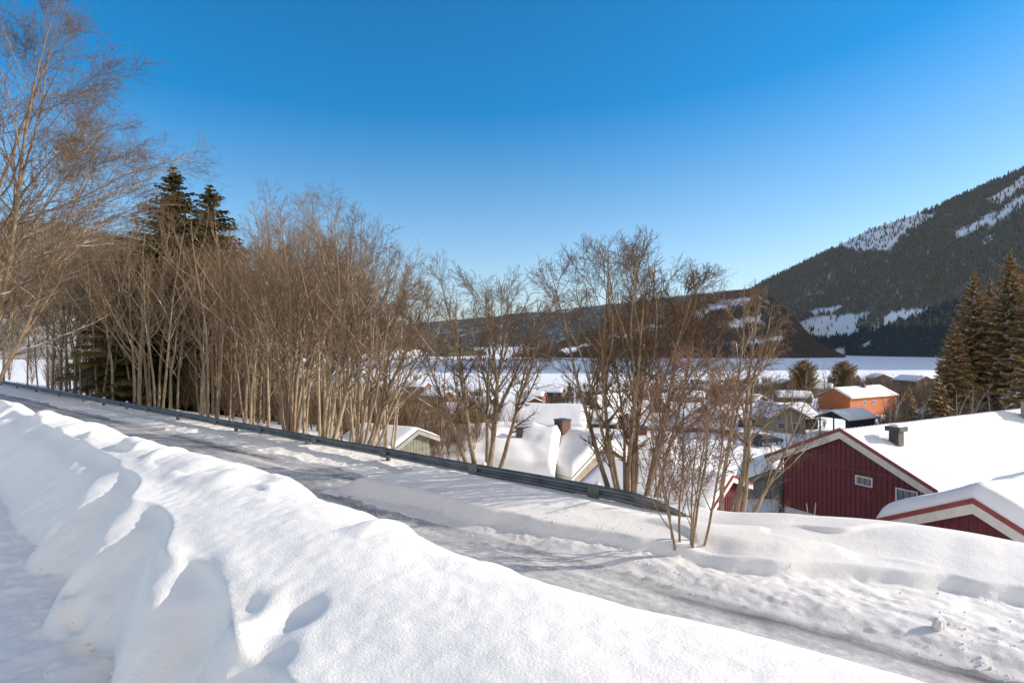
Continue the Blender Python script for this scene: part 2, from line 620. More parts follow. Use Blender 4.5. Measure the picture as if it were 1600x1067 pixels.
def bank_z(u, v):
    """Snow bank beside the cleared path: path, cut face with plough scallops, lumpy top, far slope to the road."""
    uu = np.clip(u, -2, 30)
    toe = 0.95 + 0.10 * np.clip(uu - 2.0, -3, 8) + 0.10 * vnoise(u * 0.9, v * 0, 31)
    edge = 1.33 + 0.20 * np.clip(uu - 2.3, -2.5, 5.0) + 0.05 * np.clip(uu - 7.3, 0, 20)
    # plough scallops: a saw-tooth along the road, running obliquely up the face
    rel = np.clip((v - toe) / np.maximum(edge - toe, 0.2), -0.4, 1.4)
    ph = (u - 0.75 * rel - 4.15) / 1.5
    amp = 0.24 * sstep(2.0, 3.2, u) * (1 - sstep(6.6, 7.6, u)) + 0.015
    saw = (ph - np.floor(ph))
    tri = np.where(saw < 0.62, saw / 0.62, (1 - saw) / 0.38)
    tri = tri * tri * (3 - 2 * tri)
    shift = amp * (tri - 0.5) * (1 - sstep(0.75, 1.25, rel))
    s = (v - toe + shift) / np.maximum(edge - toe, 0.2)
    path = -1.98 + 0.035 * fbm(u * 2.2, v * 2.2, 4, 11) + 0.016 * np.abs(fbm(u * 7, v * 7, 3, 15))
    top = -1.27 + 0.03 * np.clip(v - 1.3, 0, 3) + 0.012 * (np.clip(uu, 0, 14) - 5)
    t = np.clip(s, 0, 1)
    face = t ** 0.85 * (1 - 0.18 * t * (1 - t))
    z = path + (top - path) * face
    # softer shoulder: top falls a little towards the cut
    z = z - 0.10 * (1 - sstep(0.0, 0.9, v - edge)) * sstep(0.6, 1.0, s)
    # lumps
    onb = sstep(0.9, 1.4, s)
    lump = 0.034 * fbm(u * 0.7 + 3, v * 0.9, 3, 21, 0.35) + 0.010 * np.abs(fbm(u * 2.0, v * 1.7, 2, 27))
    z = z + onb * lump * (0.5 + 0.8 * sstep(1.5, 4, u))
    rid = sstep(2.2, 2.6, v) * (1 - sstep(2.8, 3.2, v))
    z = z + rid * (0.10 * np.maximum(0, vnoise(u * 1.5, v * 0.7, 41)) + 0.15 * np.maximum(0, vnoise(u * 3.1, v * 2.6, 43) - 0.35)) * sstep(1.2, 3.5, u)
    # crumbs
    z = z + 0.003 * fbm(u * 14, v * 14, 2, 51) * sstep(0.8, 1.2, s)
    # trampled hollows near the edge
    for hu, hv, ru, rv, dp in ((3.03, 1.50, 0.18, 0.14, 0.06), (2.70, 1.60, 0.15, 0.15, 0.075), (2.50, 1.30, 0.16, 0.16, 0.065)):
        q = ((u - hu) / ru) ** 2 + ((v - hv) / rv) ** 2
        z = z - dp * np.exp(-q ** 1.6)
    # small gouges along the toe
    for hu, hv in ((5.55, 1.40), (5.05, 1.32), (4.75, 1.26), (4.45, 1.22), (6.6, 1.52)):
        q = ((u - hu) / 0.10) ** 2 + ((v - hv) / 0.07) ** 2
        z = z - 0.10 * np.exp(-q)
    # far slope
    zr = -4.35
    vc = 2.74 + 0.16 * sstep(2.0, 5.0, u) + 0.16 * vnoise(u * 0.55, v * 0, 61) + 0.08 * vnoise(u * 1.7, v * 0, 63)
    q = v - vc
    drop = 0.5 * (q + np.sqrt(q * q + 0.03)) * 1.05
    return np.maximum(z - drop, zr)


def build_bank():
    u = np.concatenate([np.arange(-9, -1, 0.08), np.arange(-1, 9.0, 0.022), np.arange(9.0, 18, 0.05), np.geomspace(18, 110, 160)])
    v = np.concatenate([np.arange(-7, 0.2, 0.09), np.arange(0.2, 3.4, 0.020), np.arange(3.4, 6.0, 0.1)])
    U, V = np.meshgrid(u, v, indexing='ij')
    Z = bank_z(U, V)
    verts = np.stack([U.ravel(), -V.ravel(), Z.ravel()], 1)
    f = grid_faces(len(u), len(v))[:, ::-1]
    o = obj("snow_bank", np_mesh("snow_bank", verts, f), M['snow'])
    road_frame(o)
    tag(o, kind='structure')


def road_z(u, v):
    z = -4.12 + 0.02 * fbm(u * 0.35, v * 2.2, 3, 61)
    for c in (7.2, 9.12, 10.7):
        z = z - 0.035 * np.exp(-((v - c) / 0.28) ** 2)
    return z + 0.012 * fbm(u * 5, v * 5, 2, 63)


def build_road():
    u = np.concatenate([np.arange(-30, 25, 0.1), np.geomspace(25, 130, 120)])
    v = np.arange(5.0, 12.2, 0.06)
    U, V = np.meshgrid(u, v, indexing='ij')
    Z = road_z(U, V)
    verts = np.stack([U.ravel(), -V.ravel(), Z.ravel()], 1)
    o = obj("road", np_mesh("road", verts, grid_faces(len(u), len(v))[:, ::-1]), M['road'])
    road_frame(o)
    tag(o, kind='structure')


def verge_z(u, v):
    """Ploughed snow beside the road: low on the left, a wide soft mound to the right."""
    right = 1 - sstep(13.4, 14.6, u + 0.75 * (v - 9.3) + 0.35 * vnoise(u * 0.7, v * 0.7, 70))
    low = -4.10 + 0.09 * sstep(10.9, 12.2, v) + 0.035 * fbm(u * 1.2, v * 1.8, 3, 73) + 0.02 * np.abs(fbm(u * 4, v * 4, 3, 75))
    foot = np.interp(u, [-8, 0.2, 2.6, 6.8, 14], [12.2, 11.3, 10.35, 9.7, 9.5]) + 0.16 * vnoise(u * 0.7, v * 0, 77) + 0.06 * vnoise(u * 2.3, v * 0, 79)
    rise = v - foot
    # ploughed, crumbly strip at the road edge
    strip = -4.13 + 0.14 * sstep(9.25, 9.9, v) + 0.05 * sstep(9.7, 11.5, v)
    cz = (1 - sstep(0.0, 0.25, rise)) * sstep(9.2, 9.6, v)
    strip = strip + cz * (0.018 * fbm(u * 3.0, v * 5, 3, 85) + 0.022 * np.maximum(0, fbm(u * 6, v * 11, 2, 87) - 0.3) * (0.3 + sstep(-0.2, 0.5, fbm(u * 0.6, v * 1.2, 2, 88))))
    h = 0.20 * sstep(0.0, 0.30, rise) + 0.10 * (1 - 0.6 * sstep(1.0, 3.5, u)) * sstep(0.2, 1.2, rise + 0.3 * vnoise(u * 0.6, v * 0.4, 81))
    h = h + 0.16 * sstep(0.9, 2.2, rise + 0.3 * vnoise(u * 0.4, v * 0.3, 83)) * (1 - 0.85 * sstep(0.2, 3.2, u))
    h = h * (1 + 0.45 * sstep(6, 11, u))
    h = h * (1 - 0.8 * sstep(11.3, 12.3, v) * sstep(2.8, 4.6, u))
    h = h + 0.035 * fbm(u * 0.35, v * 0.8, 3, 89, 0.4) * sstep(0.4, 1.2, rise)
    led = fbm(u * 0.55 + v * 0.45, v * 0.8, 2, 91)
    h = h + 0.085 * sstep(0.0, 0.16, led) * sstep(0.3, 0.9, rise) * (1 - sstep(4.0, 6.0, u)) * (1 - sstep(1.6, 2.6, rise))
    mound = strip + h
    z = low * (1 - right) + mound * right
    e = 10.95 + 0.16 * vnoise(u * 0.45, v * 0, 93) + 0.08 * vnoise(u * 1.9, v * 0, 95)
    z = np.where((right < 0.5) & (v < e + 0.12), np.minimum(z, -4.10 - 0.45 * (e + 0.12 - v)), z)
    z = z - 0.3 * (1 - sstep(8.9, 9.35, v))
    # beyond the rail the ground falls away
    k = 1 - 0.62 * sstep(12, 32, u)
    out = sstep(13.2, 17.5, v)
    z = z - out * (1.6 * k + 0.25)
    # wind well around the shrub
    q = ((u - 3.65) / 0.5) ** 2 + ((v - 10.55) / 0.4) ** 2
    z = z - 0.10 * np.exp(-q)
    return z


def build_verge():
    u = np.concatenate([np.arange(-24, -2, 0.12), np.arange(-2, 18, 0.035), np.arange(18, 30, 0.09), np.geomspace(30, 130, 140)])
    v = np.concatenate([np.arange(8.4, 13.6, 0.035), np.arange(13.6, 17.6, 0.12)])
    U, V = np.meshgrid(u, v, indexing='ij')
    Z = verge_z(U, V)
    verts = np.stack([U.ravel(), -V.ravel(), Z.ravel()], 1)
    o = obj("snow_verge", np_mesh("snow_verge", verts, grid_faces(len(u), len(v))[:, ::-1]), M['snow_verge'])
    road_frame(o)
    tag(o, kind='structure')


def near_z(u, v):
    x, y = uvw(u, v)
    g = gz(x, y)
    if v < 17.4 and v > 9:
        g = max(g, float(verge_z(np.array([u]), np.array([v]))[0]))
    return g


build_ground()
build_bank()
build_road()
build_verge()


# ------------------------------------------------------------------ hills
def interp_cols(cols, n):
    cols = np.array(cols, float)
    t = np.linspace(0, 1, len(cols))
    # smooth interpolation on arc of px
    s = (cols[:, 0] - cols[0, 0]) / (cols[-1, 0] - cols[0, 0])
    q = np.linspace(0, 1, n)
    return np.stack([np.interp(q, s, cols[:, k]) for k in range(cols.shape[1])], 1)


class Hill:
    """Ridge given by crest bearings; each column runs from its foot on the valley floor to the crest and down the back."""

    def __init__(self, cols, foot, n=200, m=60, rough=20, bulge=0.0, seed=0, nx=180.0):
        cc = interp_cols([(c[0], c[1], c[2], f) for c, f in zip(cols, foot)], n)
        px, py, dc, df = cc.T
        b = (px - 800) / 900
        zc = -(py - 533.5) / 900 * dc
        t = np.concatenate([np.linspace(0, 1, m), 1 + np.linspace(0.08, 0.6, 8)])
        T, B = np.meshgrid(t, b, indexing='ij')
        T = T.T
        B = B.T
        D = df[:, None] + (dc - df)[:, None] * T
        up = np.clip(T, 0, 1)
        prof = up + bulge * np.sin(up * pi)
        Z = -56 + (zc + 56)[:, None] * prof
        Z = np.where(T > 1, zc[:, None] - (T - 1) * (zc + 56)[:, None] * 1.6, Z)
        X = B * D
        Y = D
        fade = np.sin(np.clip(up, 0, 1) * pi) ** 0.7
        Z = Z + rough * fbm(X / nx, Y / nx, 5, seed) * fade
        self.X, self.Y, self.Z, self.T, self.n = X, Y, Z, T, n
        self.m = len(t)

    def build(self, name, mat, clear=()):
        v = np.stack([self.X.ravel(), self.Y.ravel(), self.Z.ravel()], 1)
        me = np_mesh(name, v, grid_faces(self.n, self.m)[:, ::-1])
        px, py = project(v)
        op = poly_mask(px, py, clear, 5, 3).astype(np.float32) if clear else np.zeros(len(v), np.float32)
        at = me.attributes.new("open", 'FLOAT', 'POINT')
        at.data.foreach_set("value", op)
        o = obj(name, me, mat)
        return tag(o, kind='structure')

    def sample(self, count, rng, tmax=1.02):
        """Random surface points spread evenly as seen (columns x height)."""
        k = int((self.T[0] <= tmax).sum()) - 1
        i = rng.random(count) * (self.n - 1.001)
        j = rng.random(count) * (k - 0.001)
        i0 = i.astype(int)
        j0 = j.astype(int)
        fi = i - i0
        fj = j - j0

        def g(Q):
            return (Q[i0, j0] * (1 - fi) + Q[i0 + 1, j0] * fi) * (1 - fj) + (Q[i0, j0 + 1] * (1 - fi) + Q[i0 + 1, j0 + 1] * fi) * fj
        P = np.stack([g(self.X), g(self.Y), g(self.Z)], 1)
        return P, j / max(k, 1)


def project(P):
    return 800 + 900 * P[:, 0] / P[:, 1], 533.5 - 900 * P[:, 2] / P[:, 1]


def conifer_wood(name, P, H, rng, mat, label, sides=6, tiers=3, slim=0.17):
    """Many small conifers as one far-off wood."""
    n = len(P)
    ang0 = rng.random(n) * 6.28
    vs = []
    fs = []
    sn = []
    base = 0
    for k in range(tiers):
        z0 = 0.06 + 0.30 * k
        z1 = min(1.0, z0 + 0.55)
        r = slim * (1 - 0.30 * k)
        a = ang0[:, None] + np.arange(sides)[None] * 2 * pi / sides + k
        rr = r * H[:, None] * (0.75 + 0.5 * rng.random((n, sides)))
        ring = np.stack([P[:, 0, None] + rr * np.cos(a), P[:, 1, None] + rr * np.sin(a),
                         P[:, 2, None] + H[:, None] * (z0 + 0.05 * rng.random((n, sides)))], 2)
        tip = np.stack([P[:, 0] + 0.02 * H * rng.standard_normal(n), P[:, 1], P[:, 2] + H * z1], 1)[:, None]
        v = np.concatenate([ring, tip], 1).reshape(-1, 3)
        idx = np.arange(n)[:, None] * (sides + 1) + base
        q = np.arange(sides)
        f = np.stack([idx + q, idx + (q + 1) % sides, idx + sides + 0 * q], 2).reshape(-1, 3)
        vs.append(v)
        fs.append(f)
        s = np.concatenate([rng.random((n, sides)) * 0.5, np.full((n, 1), 0.7) + 0.3 * rng.random((n, 1))], 1).ravel()
        sn.append(s)
        base += n * (sides + 1)
    me = np_mesh(name, np.concatenate(vs), np.concatenate(fs), 3, False)
    at = me.attributes.new("snow", 'FLOAT', 'POINT')
    at.data.foreach_set("value", np.concatenate(sn).astype(np.float32))
    o = obj(name, me, mat)
    return tag(o, label, "forest", kind='stuff')


def brush_wood(name, P, H, rng, mat, label, twigs=26, wid=0.02):
    """Far bare woodland: every tree a fan of thin tapering shoots, all one mass."""
    n = len(P)
    a = rng.random((n, twigs)) * 6.28
    sp = (0.10 + 0.22 * rng.random((n, twigs)))
    z0 = rng.random((n, twigs)) * 0.55
    z1 = np.minimum(1, z0 + 0.25 + 0.4 * rng.random((n, twigs)))
    r0 = sp * 0.25 * z0
    bx = P[:, 0, None] + H[:, None] * r0 * np.cos(a)
    by = P[:, 1, None] + H[:, None] * r0 * np.sin(a)
    tx = P[:, 0, None] + H[:, None] * sp * np.cos(a)
    ty = P[:, 1, None] + H[:, None] * sp * np.sin(a)
    w = wid * H[:, None] * (0.6 + 0.8 * rng.random((n, twigs)))
    ph = rng.random((n, twigs)) * 6.28
    A = np.stack([bx - w * np.cos(ph), by - w * np.sin(ph), P[:, 2, None] + H[:, None] * z0], 2)
    B = np.stack([bx + w * np.cos(ph), by + w * np.sin(ph), P[:, 2, None] + H[:, None] * z0], 2)
    T = np.stack([tx, ty, P[:, 2, None] + H[:, None] * z1], 2)
    v = np.stack([A, B, T], 2).reshape(-1, 3)
    f = np.arange(len(v)).reshape(-1, 3)
    o = obj(name, np_mesh(name, v, f, 3, False), mat)
    return tag(o, label, "woodland", kind='stuff')


def poly_mask(px, py, polys, wob=6, seed=0):
    """True inside any of the clearings."""
    x = px + wob * fbm(px / 22, py / 10, 3, seed)
    y = py + wob * 0.6 * fbm(px / 15 + 40, py / 9, 3, seed + 5)
    res = np.zeros(len(px), bool)
    for pl in polys:
        ins = np.zeros(len(px), bool)
        j = len(pl) - 1
        for i in range(len(pl)):
            xi, yi = pl[i]
            xj, yj = pl[j]
            c = ((yi > y) != (yj > y)) & (x < (xj - xi) * (y - yi) / (yj - yi + 1e-9) + xi)
            ins ^= c
            j = i
        res |= ins
    return res


def build_hills():
    rng = np.random.default_rng(21)
    # forested mountain on the right
    cr = [(1060, 520, 3100), (1140, 470, 2900), (1190, 441, 2750), (1250, 414, 2550), (1310, 384, 2400), (1360, 358, 2300), (1400, 345, 2230),
          (1460, 325, 2150), (1520, 298, 2050), (1600, 264, 1950), (1700, 222, 1870), (1900, 90, 1780), (2300, -170, 1380), (2700, -290, 1020), (3100, -80, 780)]  # unseen crest past the right edge is raised to shade the frozen lake
    ft = [2500, 2300, 2150, 2000, 1850, 1720, 1650, 1560, 1470, 1360, 1250, 1020, 700, 540, 430]
    hl = Hill(cr, ft, n=320, m=70, rough=26, bulge=0.06, seed=101)
    P, t = hl.sample(130000, rng)
    px, py = project(P)
    clear = [[(1225, 515), (1262, 497), (1330, 492), (1395, 486), (1462, 484), (1440, 496), (1392, 506), (1352, 522), (1300, 528), (1240, 527)],
             [(1265, 485), (1318, 477), (1322, 482), (1270, 497)], [(1340, 541), (1378, 530), (1376, 543), (1350, 548)],
             [(1300, 548), (1320, 545), (1318, 560), (1302, 562)]]
    thin = [[(1308, 388), (1330, 362), (1395, 340), (1470, 330), (1440, 352), (1410, 372), (1385, 392), (1345, 392)],
            [(1480, 382), (1500, 358), (1555, 330), (1610, 296), (1610, 318), (1570, 345), (1520, 362)],
            [(1530, 378), (1560, 362), (1556, 376), (1535, 384)], [(1540, 318), (1610, 268), (1610, 285), (1560, 322)]]
    hl.build("mountain", M['slope_forest'], clear + thin)
    cm = poly_mask(px, py, clear, 5, 3) & (fbm(P[:, 0] / 60, P[:, 1] / 60, 3, 191) < 0.62)
    tm = poly_mask(px, py, thin, 7, 9)
    keep = (~cm | (rng.random(len(px)) < 0.03)) & (~tm | (rng.random(len(px)) < 0.10)) & (px < 1800)
    H = (11 + 8 * rng.random(len(P))) * np.where(rng.random(len(P)) < 0.08, 1.35, 1)
    low = py > 515
    conifer_wood("conifer_forest", P[keep & ~low], H[keep & ~low], rng, M['needle_far'], "grey green conifer forest covering the mountain slope on the right", 5, 2)
    P2, t2 = hl.sample(20000, rng, 0.22)
    px2, py2 = project(P2)
    k2 = ~poly_mask(px2, py2, clear, 5, 3) & (px2 < 1700) & (px2 > 1200)
    k2 |= False
    PP = np.concatenate([P[keep & low], P2[k2]])
    conifer_wood("dark_conifer_belt", PP, 13 + 8 * rng.random(len(PP)), rng, M['needle_dark'], "dark blue green conifer belt below the snowy clearing at the mountain foot")
    # brown hill in the middle
    cr = [(800, 566, 1900), (860, 545, 2000), (930, 515, 2150), (1000, 492, 2250), (1060, 472, 2300), (1120, 458, 2300), (1170, 456, 2250), (1205, 468, 2150), (1240, 498, 2000), (1275, 538, 1850), (1320, 568, 1750)]
    ft = [1750, 1650, 1600, 1560, 1530, 1500, 1480, 1470, 1470, 1480, 1500]
    h2 = Hill(cr, ft, n=150, m=50, rough=16, bulge=0.05, seed=131)
    P, t = h2.sample(34000, rng, 1.0)
    px, py = project(P)
    cl = [[(1075, 496), (1115, 478), (1200, 458), (1195, 466), (1130, 484), (1085, 503)], [(1120, 510), (1170, 494), (1200, 492), (1190, 508), (1140, 512)],
          [(945, 524), (1010, 508), (1050, 508), (1020, 518), (960, 534)], [(1160, 534), (1220, 524), (1225, 532), (1190, 540)],
          [(870, 552), (920, 535), (925, 545), (890, 558)]]
    h2.build("wooded_hill", M['slope_birch'], cl)
    nz = fbm(P[:, 0] / 60, P[:, 1] / 120, 3, 141)
    k = (~poly_mask(px, py, cl, 9, 12)) & (nz > -0.95)
    con = rng.random(len(P)) < 0.14
    Pb = P[k & ~con]
    brush_wood("birch_woodland", Pb, 9 + 6 * rng.random(len(Pb)), rng, M['twig_orange'], "rusty brown bare birch woodland on the middle hill", 20, 0.035)
    Pc = P[k & con]
    conifer_wood("scattered_conifers", Pc, 9 + 6 * rng.random(len(Pc)), rng, M['needle_dark'], "dark conifers scattered among brown birches on the middle hill")
    # far blue ridge
    cr = [(350, 520, 7000), (560, 520, 7000), (660, 507, 7000), (720, 501, 7000), (770, 497, 7000), (820, 490, 6800), (880, 485, 6700), (940, 478, 6600), (1010, 470, 6400),
          (1080, 462, 6200), (1140, 456, 6000), (1200, 449, 5800), (1300, 425, 5600), (1500, 410, 5400)]
    ft = [4600] * len(cr)
    h3 = Hill(cr, ft, n=200, m=40, rough=40, bulge=0.08, seed=151, nx=500)
    h3.build("far_ridge", M['slope_far'])
    P, t = h3.sample(52000, rng, 1.0)
    nz = fbm(P[:, 0] / 300, P[:, 1] / 300, 4, 161)
    k = nz > -0.75
    conifer_wood("far_ridge_forest", P[k], 22 + 12 * rng.random(k.sum()), rng, M['needle_dark'], "hazy blue forest along the distant ridge at the valley end", 4, 1, 0.3)
    # hill on the left behind the trees
    cr = [(-300, 330, 2900), (100, 350, 2900), (300, 395, 2800), (380, 422, 2750), (450, 448, 2700), (520, 476, 2650), (580, 497, 2600), (640, 513, 2550), (690, 530, 2500), (730, 548, 2400), (760, 562, 2300)]
    ft = [1500, 1500, 1550, 1600, 1620, 1640, 1660, 1700, 1750, 1850, 2000]
    h4 = Hill(cr, ft, n=180, m=50, rough=22, bulge=0.02, seed=171)
    h4.build("left_hill", M['slope_forest'], [[(520, 545), (700, 535), (760, 556), (740, 575), (480, 575)]])
    P, t = h4.sample(48000, rng, 1.0)
    px, py = project(P)
    nz = fbm(P[:, 0] / 160, P[:, 1] / 160, 4, 181)
    k = (nz > -0.8) & ((t > 0.2) | (nz > 0.1)) & (px > -150)
    conifer_wood("left_hill_forest", P[k], 12 + 8 * rng.random(k.sum()), rng, M['needle_far'], "grey brown forest on the hill behind the bare trees on the left", 5, 2, 0.2)


build_hills()


# ------------------------------------------------------------------ trees
def nrm(a):
    return a / np.maximum(np.linalg.norm(a, axis=-1, keepdims=True), 1e-9)


def run(p0, d0, L, K, up, wob, rng, droop=0.0):
    """Integrate B curved shoots. p0,d0 (B,3), L (B,)."""
    B = len(p0)
    P = np.zeros((B, K, 3))
    P[:, 0] = p0
    d = d0.copy()
    st = (L / (K - 1))[:, None]
    for k in range(1, K):
        d = d + wob * rng.standard_normal((B, 3))
        d[:, 2] += up - droop * k / K
        d = nrm(d)
        P[:, k] = P[:, k - 1] + d * st
    return P


def children(P, R, L, n, t0, t1, ang, asd, lr, K, up, wob, rr, rng, taper=0.75, rmin=0.004, droop=0.0):
    """n child shoots on each parent shoot."""
    B, KP, _ = P.shape
    t = t0 + (t1 - t0) * (np.arange(n)[None] + rng.random((B, n))) / n
    x = t * (KP - 1)
    i = np.minimum(x.astype(int), KP - 2)
    f = (x - i)[..., None]
    b = np.arange(B)[:, None]
    pos = P[b, i] * (1 - f) + P[b, i + 1] * f
    tan_ = nrm(P[b, i + 1] - P[b, i])
    rp = R[b, i] * (1 - f[..., 0]) + R[b, i + 1] * f[..., 0]
    pos = pos.reshape(-1, 3)
    tan_ = tan_.reshape(-1, 3)
    rp = rp.reshape(-1)
    q = nrm(np.cross(tan_, nrm(rng.standard_normal(tan_.shape))))
    a = rad(ang) + rad(asd) * rng.standard_normal(len(pos))
    d = nrm(np.cos(a)[:, None] * tan_ + np.sin(a)[:, None] * q)
    tt = ((t - t0) / max(t1 - t0, 1e-6)).reshape(-1)
    ln = np.repeat(L, n) * lr * (1 - taper * tt) * (0.6 + 0.7 * rng.random(len(pos)))
    PC = run(pos, d, ln, K, up, wob, rng, droop)
    r0 = np.maximum(rp * rr, rmin)
    RC = r0[:, None] * np.linspace(1, 0.35, K)[None]
    RC = np.maximum(RC, rmin * 0.7)
    return PC, RC, ln


def tubes(P, R, S):
    B, K, _ = P.shape
    tn = np.zeros_like(P)
    tn[:, 1:-1] = P[:, 2:] - P[:, :-2]
    tn[:, 0] = P[:, 1] - P[:, 0]
    tn[:, -1] = P[:, -1] - P[:, -2]
    tn = nrm(tn)
    ref = np.array([0.43, 0.85, 0.31])
    e1 = nrm(np.cross(tn, ref))
    e2 = np.cross(tn, e1)
    a = np.arange(S) * 2 * pi / S
    ring = P[:, :, None] + R[:, :, None, None] * (np.cos(a)[None, None, :, None] * e1[:, :, None] + np.sin(a)[None, None, :, None] * e2[:, :, None])
    v = ring.reshape(-1, 3)
    b, k, s = np.meshgrid(np.arange(B), np.arange(K - 1), np.arange(S), indexing='ij')
    i0 = (b * K + k) * S + s
    i1 = (b * K + k) * S + (s + 1) % S
    f = np.stack([i0, i1, i1 + S, i0 + S], -1).reshape(-1, 4)
    return v, f


def join(parts):
    vs, fs, o = [], [], 0
    for v, f in parts:
        vs.append(v)
        fs.append(f + o)
        o += len(v)
    return np.concatenate(vs), np.concatenate(fs)


def make_tree(seed, stems, levels, S=(8, 5, 3, 3), stem_K=14, stem_up=0.04, stem_wob=0.05, stem_end=0.07, flare=1.25):
    """stems: list of (offset xy, lean dir, length, radius). Returns (trunk mesh, crown mesh)."""
    rng = np.random.default_rng(seed)
    p0 = np.array([(s[0][0], s[0][1], -0.5) for s in stems], float)
    d0 = nrm(np.array([s[1] for s in stems], float))
    L = np.array([s[2] for s in stems], float)
    P = run(p0, d0, L, stem_K, stem_up, stem_wob, rng)
    prof = stem_end + (1 - stem_end) * np.linspace(1, 0, stem_K) ** 0.85
    prof[0] *= flare
    R = np.array([s[3] for s in stems])[:, None] * prof[None]
    trunk = [tubes(P, R, S[0])]
    crown = []
    cur = (P, R, L)
    for k, lv in enumerate(levels):
        nxt = children(*cur, rng=rng, **lv)
        (trunk if k == 0 else crown).append(tubes(nxt[0], nxt[1], S[min(k + 1, 3)]))
        if k == 1:
            # leaders also carry twigs near their tops
            pass
        cur = nxt
    tv, tf = join(trunk)
    cv, cf = join(crown)
    return np_mesh("trunk", tv, tf), np_mesh("crown", cv, cf)


_mesh_by_mat = {}


def tree_thing(name, meshes, mats, loc, rz, scale, label, cat, group=None):
    o = thing(name, loc, rz, label, cat, group)
    o.scale = (scale, scale, scale) if not hasattr(scale, '__len__') else scale
    for nm, me, m in (("trunk", meshes[0], mats[0]), ("crown", meshes[1], mats[1])):
        key = (me.name, m.name)
        if key not in _mesh_by_mat:
            if me.materials:
                me = me.copy()
                me.materials.clear()
            me.materials.append(m)
            _mesh_by_mat[key] = me
        obj(nm, _mesh_by_mat[key], None, o)
    return o


def lv(n, t0, t1, ang, asd, lr, K, up, wob, rr, taper=0.75, rmin=0.004, droop=0.0):
    return dict(n=n, t0=t0, t1=t1, ang=ang, asd=asd, lr=lr, K=K, up=up, wob=wob, rr=rr, taper=taper, rmin=rmin, droop=droop)


def pole_tree(seed, h, r, nst=1, low=0.42, spread=0.10, tw=9, up=0.10):
    rng = np.random.default_rng(seed)
    st = []
    for k in range(nst):
        a = rng.random() * 6.28
        sp = spread * (0.4 + rng.random())
        st.append(((0.22 * cos(a) * (nst > 1), 0.22 * sin(a) * (nst > 1)), (sp * cos(a), sp * sin(a), 1), h * (0.8 + 0.25 * rng.random()), r * (0.75 + 0.4 * rng.random())))
    n1 = max(13, int(27 / nst ** 0.5))
    return make_tree(seed, st, [lv(n1, low, 0.98, 42, 12, 0.36, 9, up * 0.35, 0.085, 0.42, 0.55, 0.008),
                                lv(tw - 1, 0.2, 1.0, 40, 13, 0.46, 6, 0.02, 0.10, 0.55, 0.45, 0.0045),
                                lv(8, 0.1, 1.0, 40, 14, 0.5, 4, 0.015, 0.11, 0.75, 0.4, 0.0034)], stem_K=16, stem_wob=0.04)


def limb_tree(seed, stems, n1, low, wide, reach, nb, bl, nt, tl, sag=0.0, n2=0, b0=0.22, wob=0.045):
    """Stems fork into long steep limbs; branchlets and short twigs of even size sit along all of them."""
    rng = np.random.default_rng(seed)
    K = 16
    p0 = np.array([(q[0][0], q[0][1], -0.5) for q in stems], float)
    d0 = nrm(np.array([q[1] for q in stems], float))
    L = np.array([q[2] for q in stems], float)
    P = run(p0, d0, L, K, 0.008, wob, rng)
    prof = 0.06 + 0.94 * np.linspace(1, 0, K) ** 0.85
    prof[0] *= 1.25
    R = np.maximum(np.array([q[3] for q in stems])[:, None] * prof[None], 0.006)
    c1 = children(P, R, L, n1, low, 0.93, wide + 13, 8, reach, K, 0.028 - sag, 0.065, 0.6, rng, 0.72, 0.008)
    trunk = [tubes(P, R, 8), tubes(c1[0], c1[1], 5)]
    PL, RL = np.concatenate([P, c1[0]]), np.concatenate([R, c1[1]])
    if n2:
        c2 = children(*c1, n2, 0.2, 0.92, 32, 9, 0.55, K, 0.012 - sag, 0.06, 0.6, rng, 0.6, 0.006)
        trunk.append(tubes(c2[0], c2[1], 4))
        PL, RL = np.concatenate([PL, c2[0]]), np.concatenate([RL, c2[1]])
    b = children(PL, RL, np.full(len(PL), bl), nb, b0, 0.99, 37, 11, 1.0, 7, 0.016 - sag, 0.085, 0.5, rng, 0.5, 0.0052)
    t = children(*b, nt, 0.12, 1.0, 40, 13, tl / bl, 5, 0.010, 0.11, 0.65, rng, 0.4, 0.0040)
    w = children(*t, 3, 0.15, 1.0, 42, 14, 0.5, 3, 0.0, 0.12, 0.8, rng, 0.3, 0.0031)
    tv, tf = join(trunk)
    cv, cf = join([tubes(b[0], b[1], 4), tubes(t[0], t[1], 3), tubes(w[0], w[1], 3)])
    return np_mesh("trunk", tv, tf), np_mesh("crown", cv, cf)


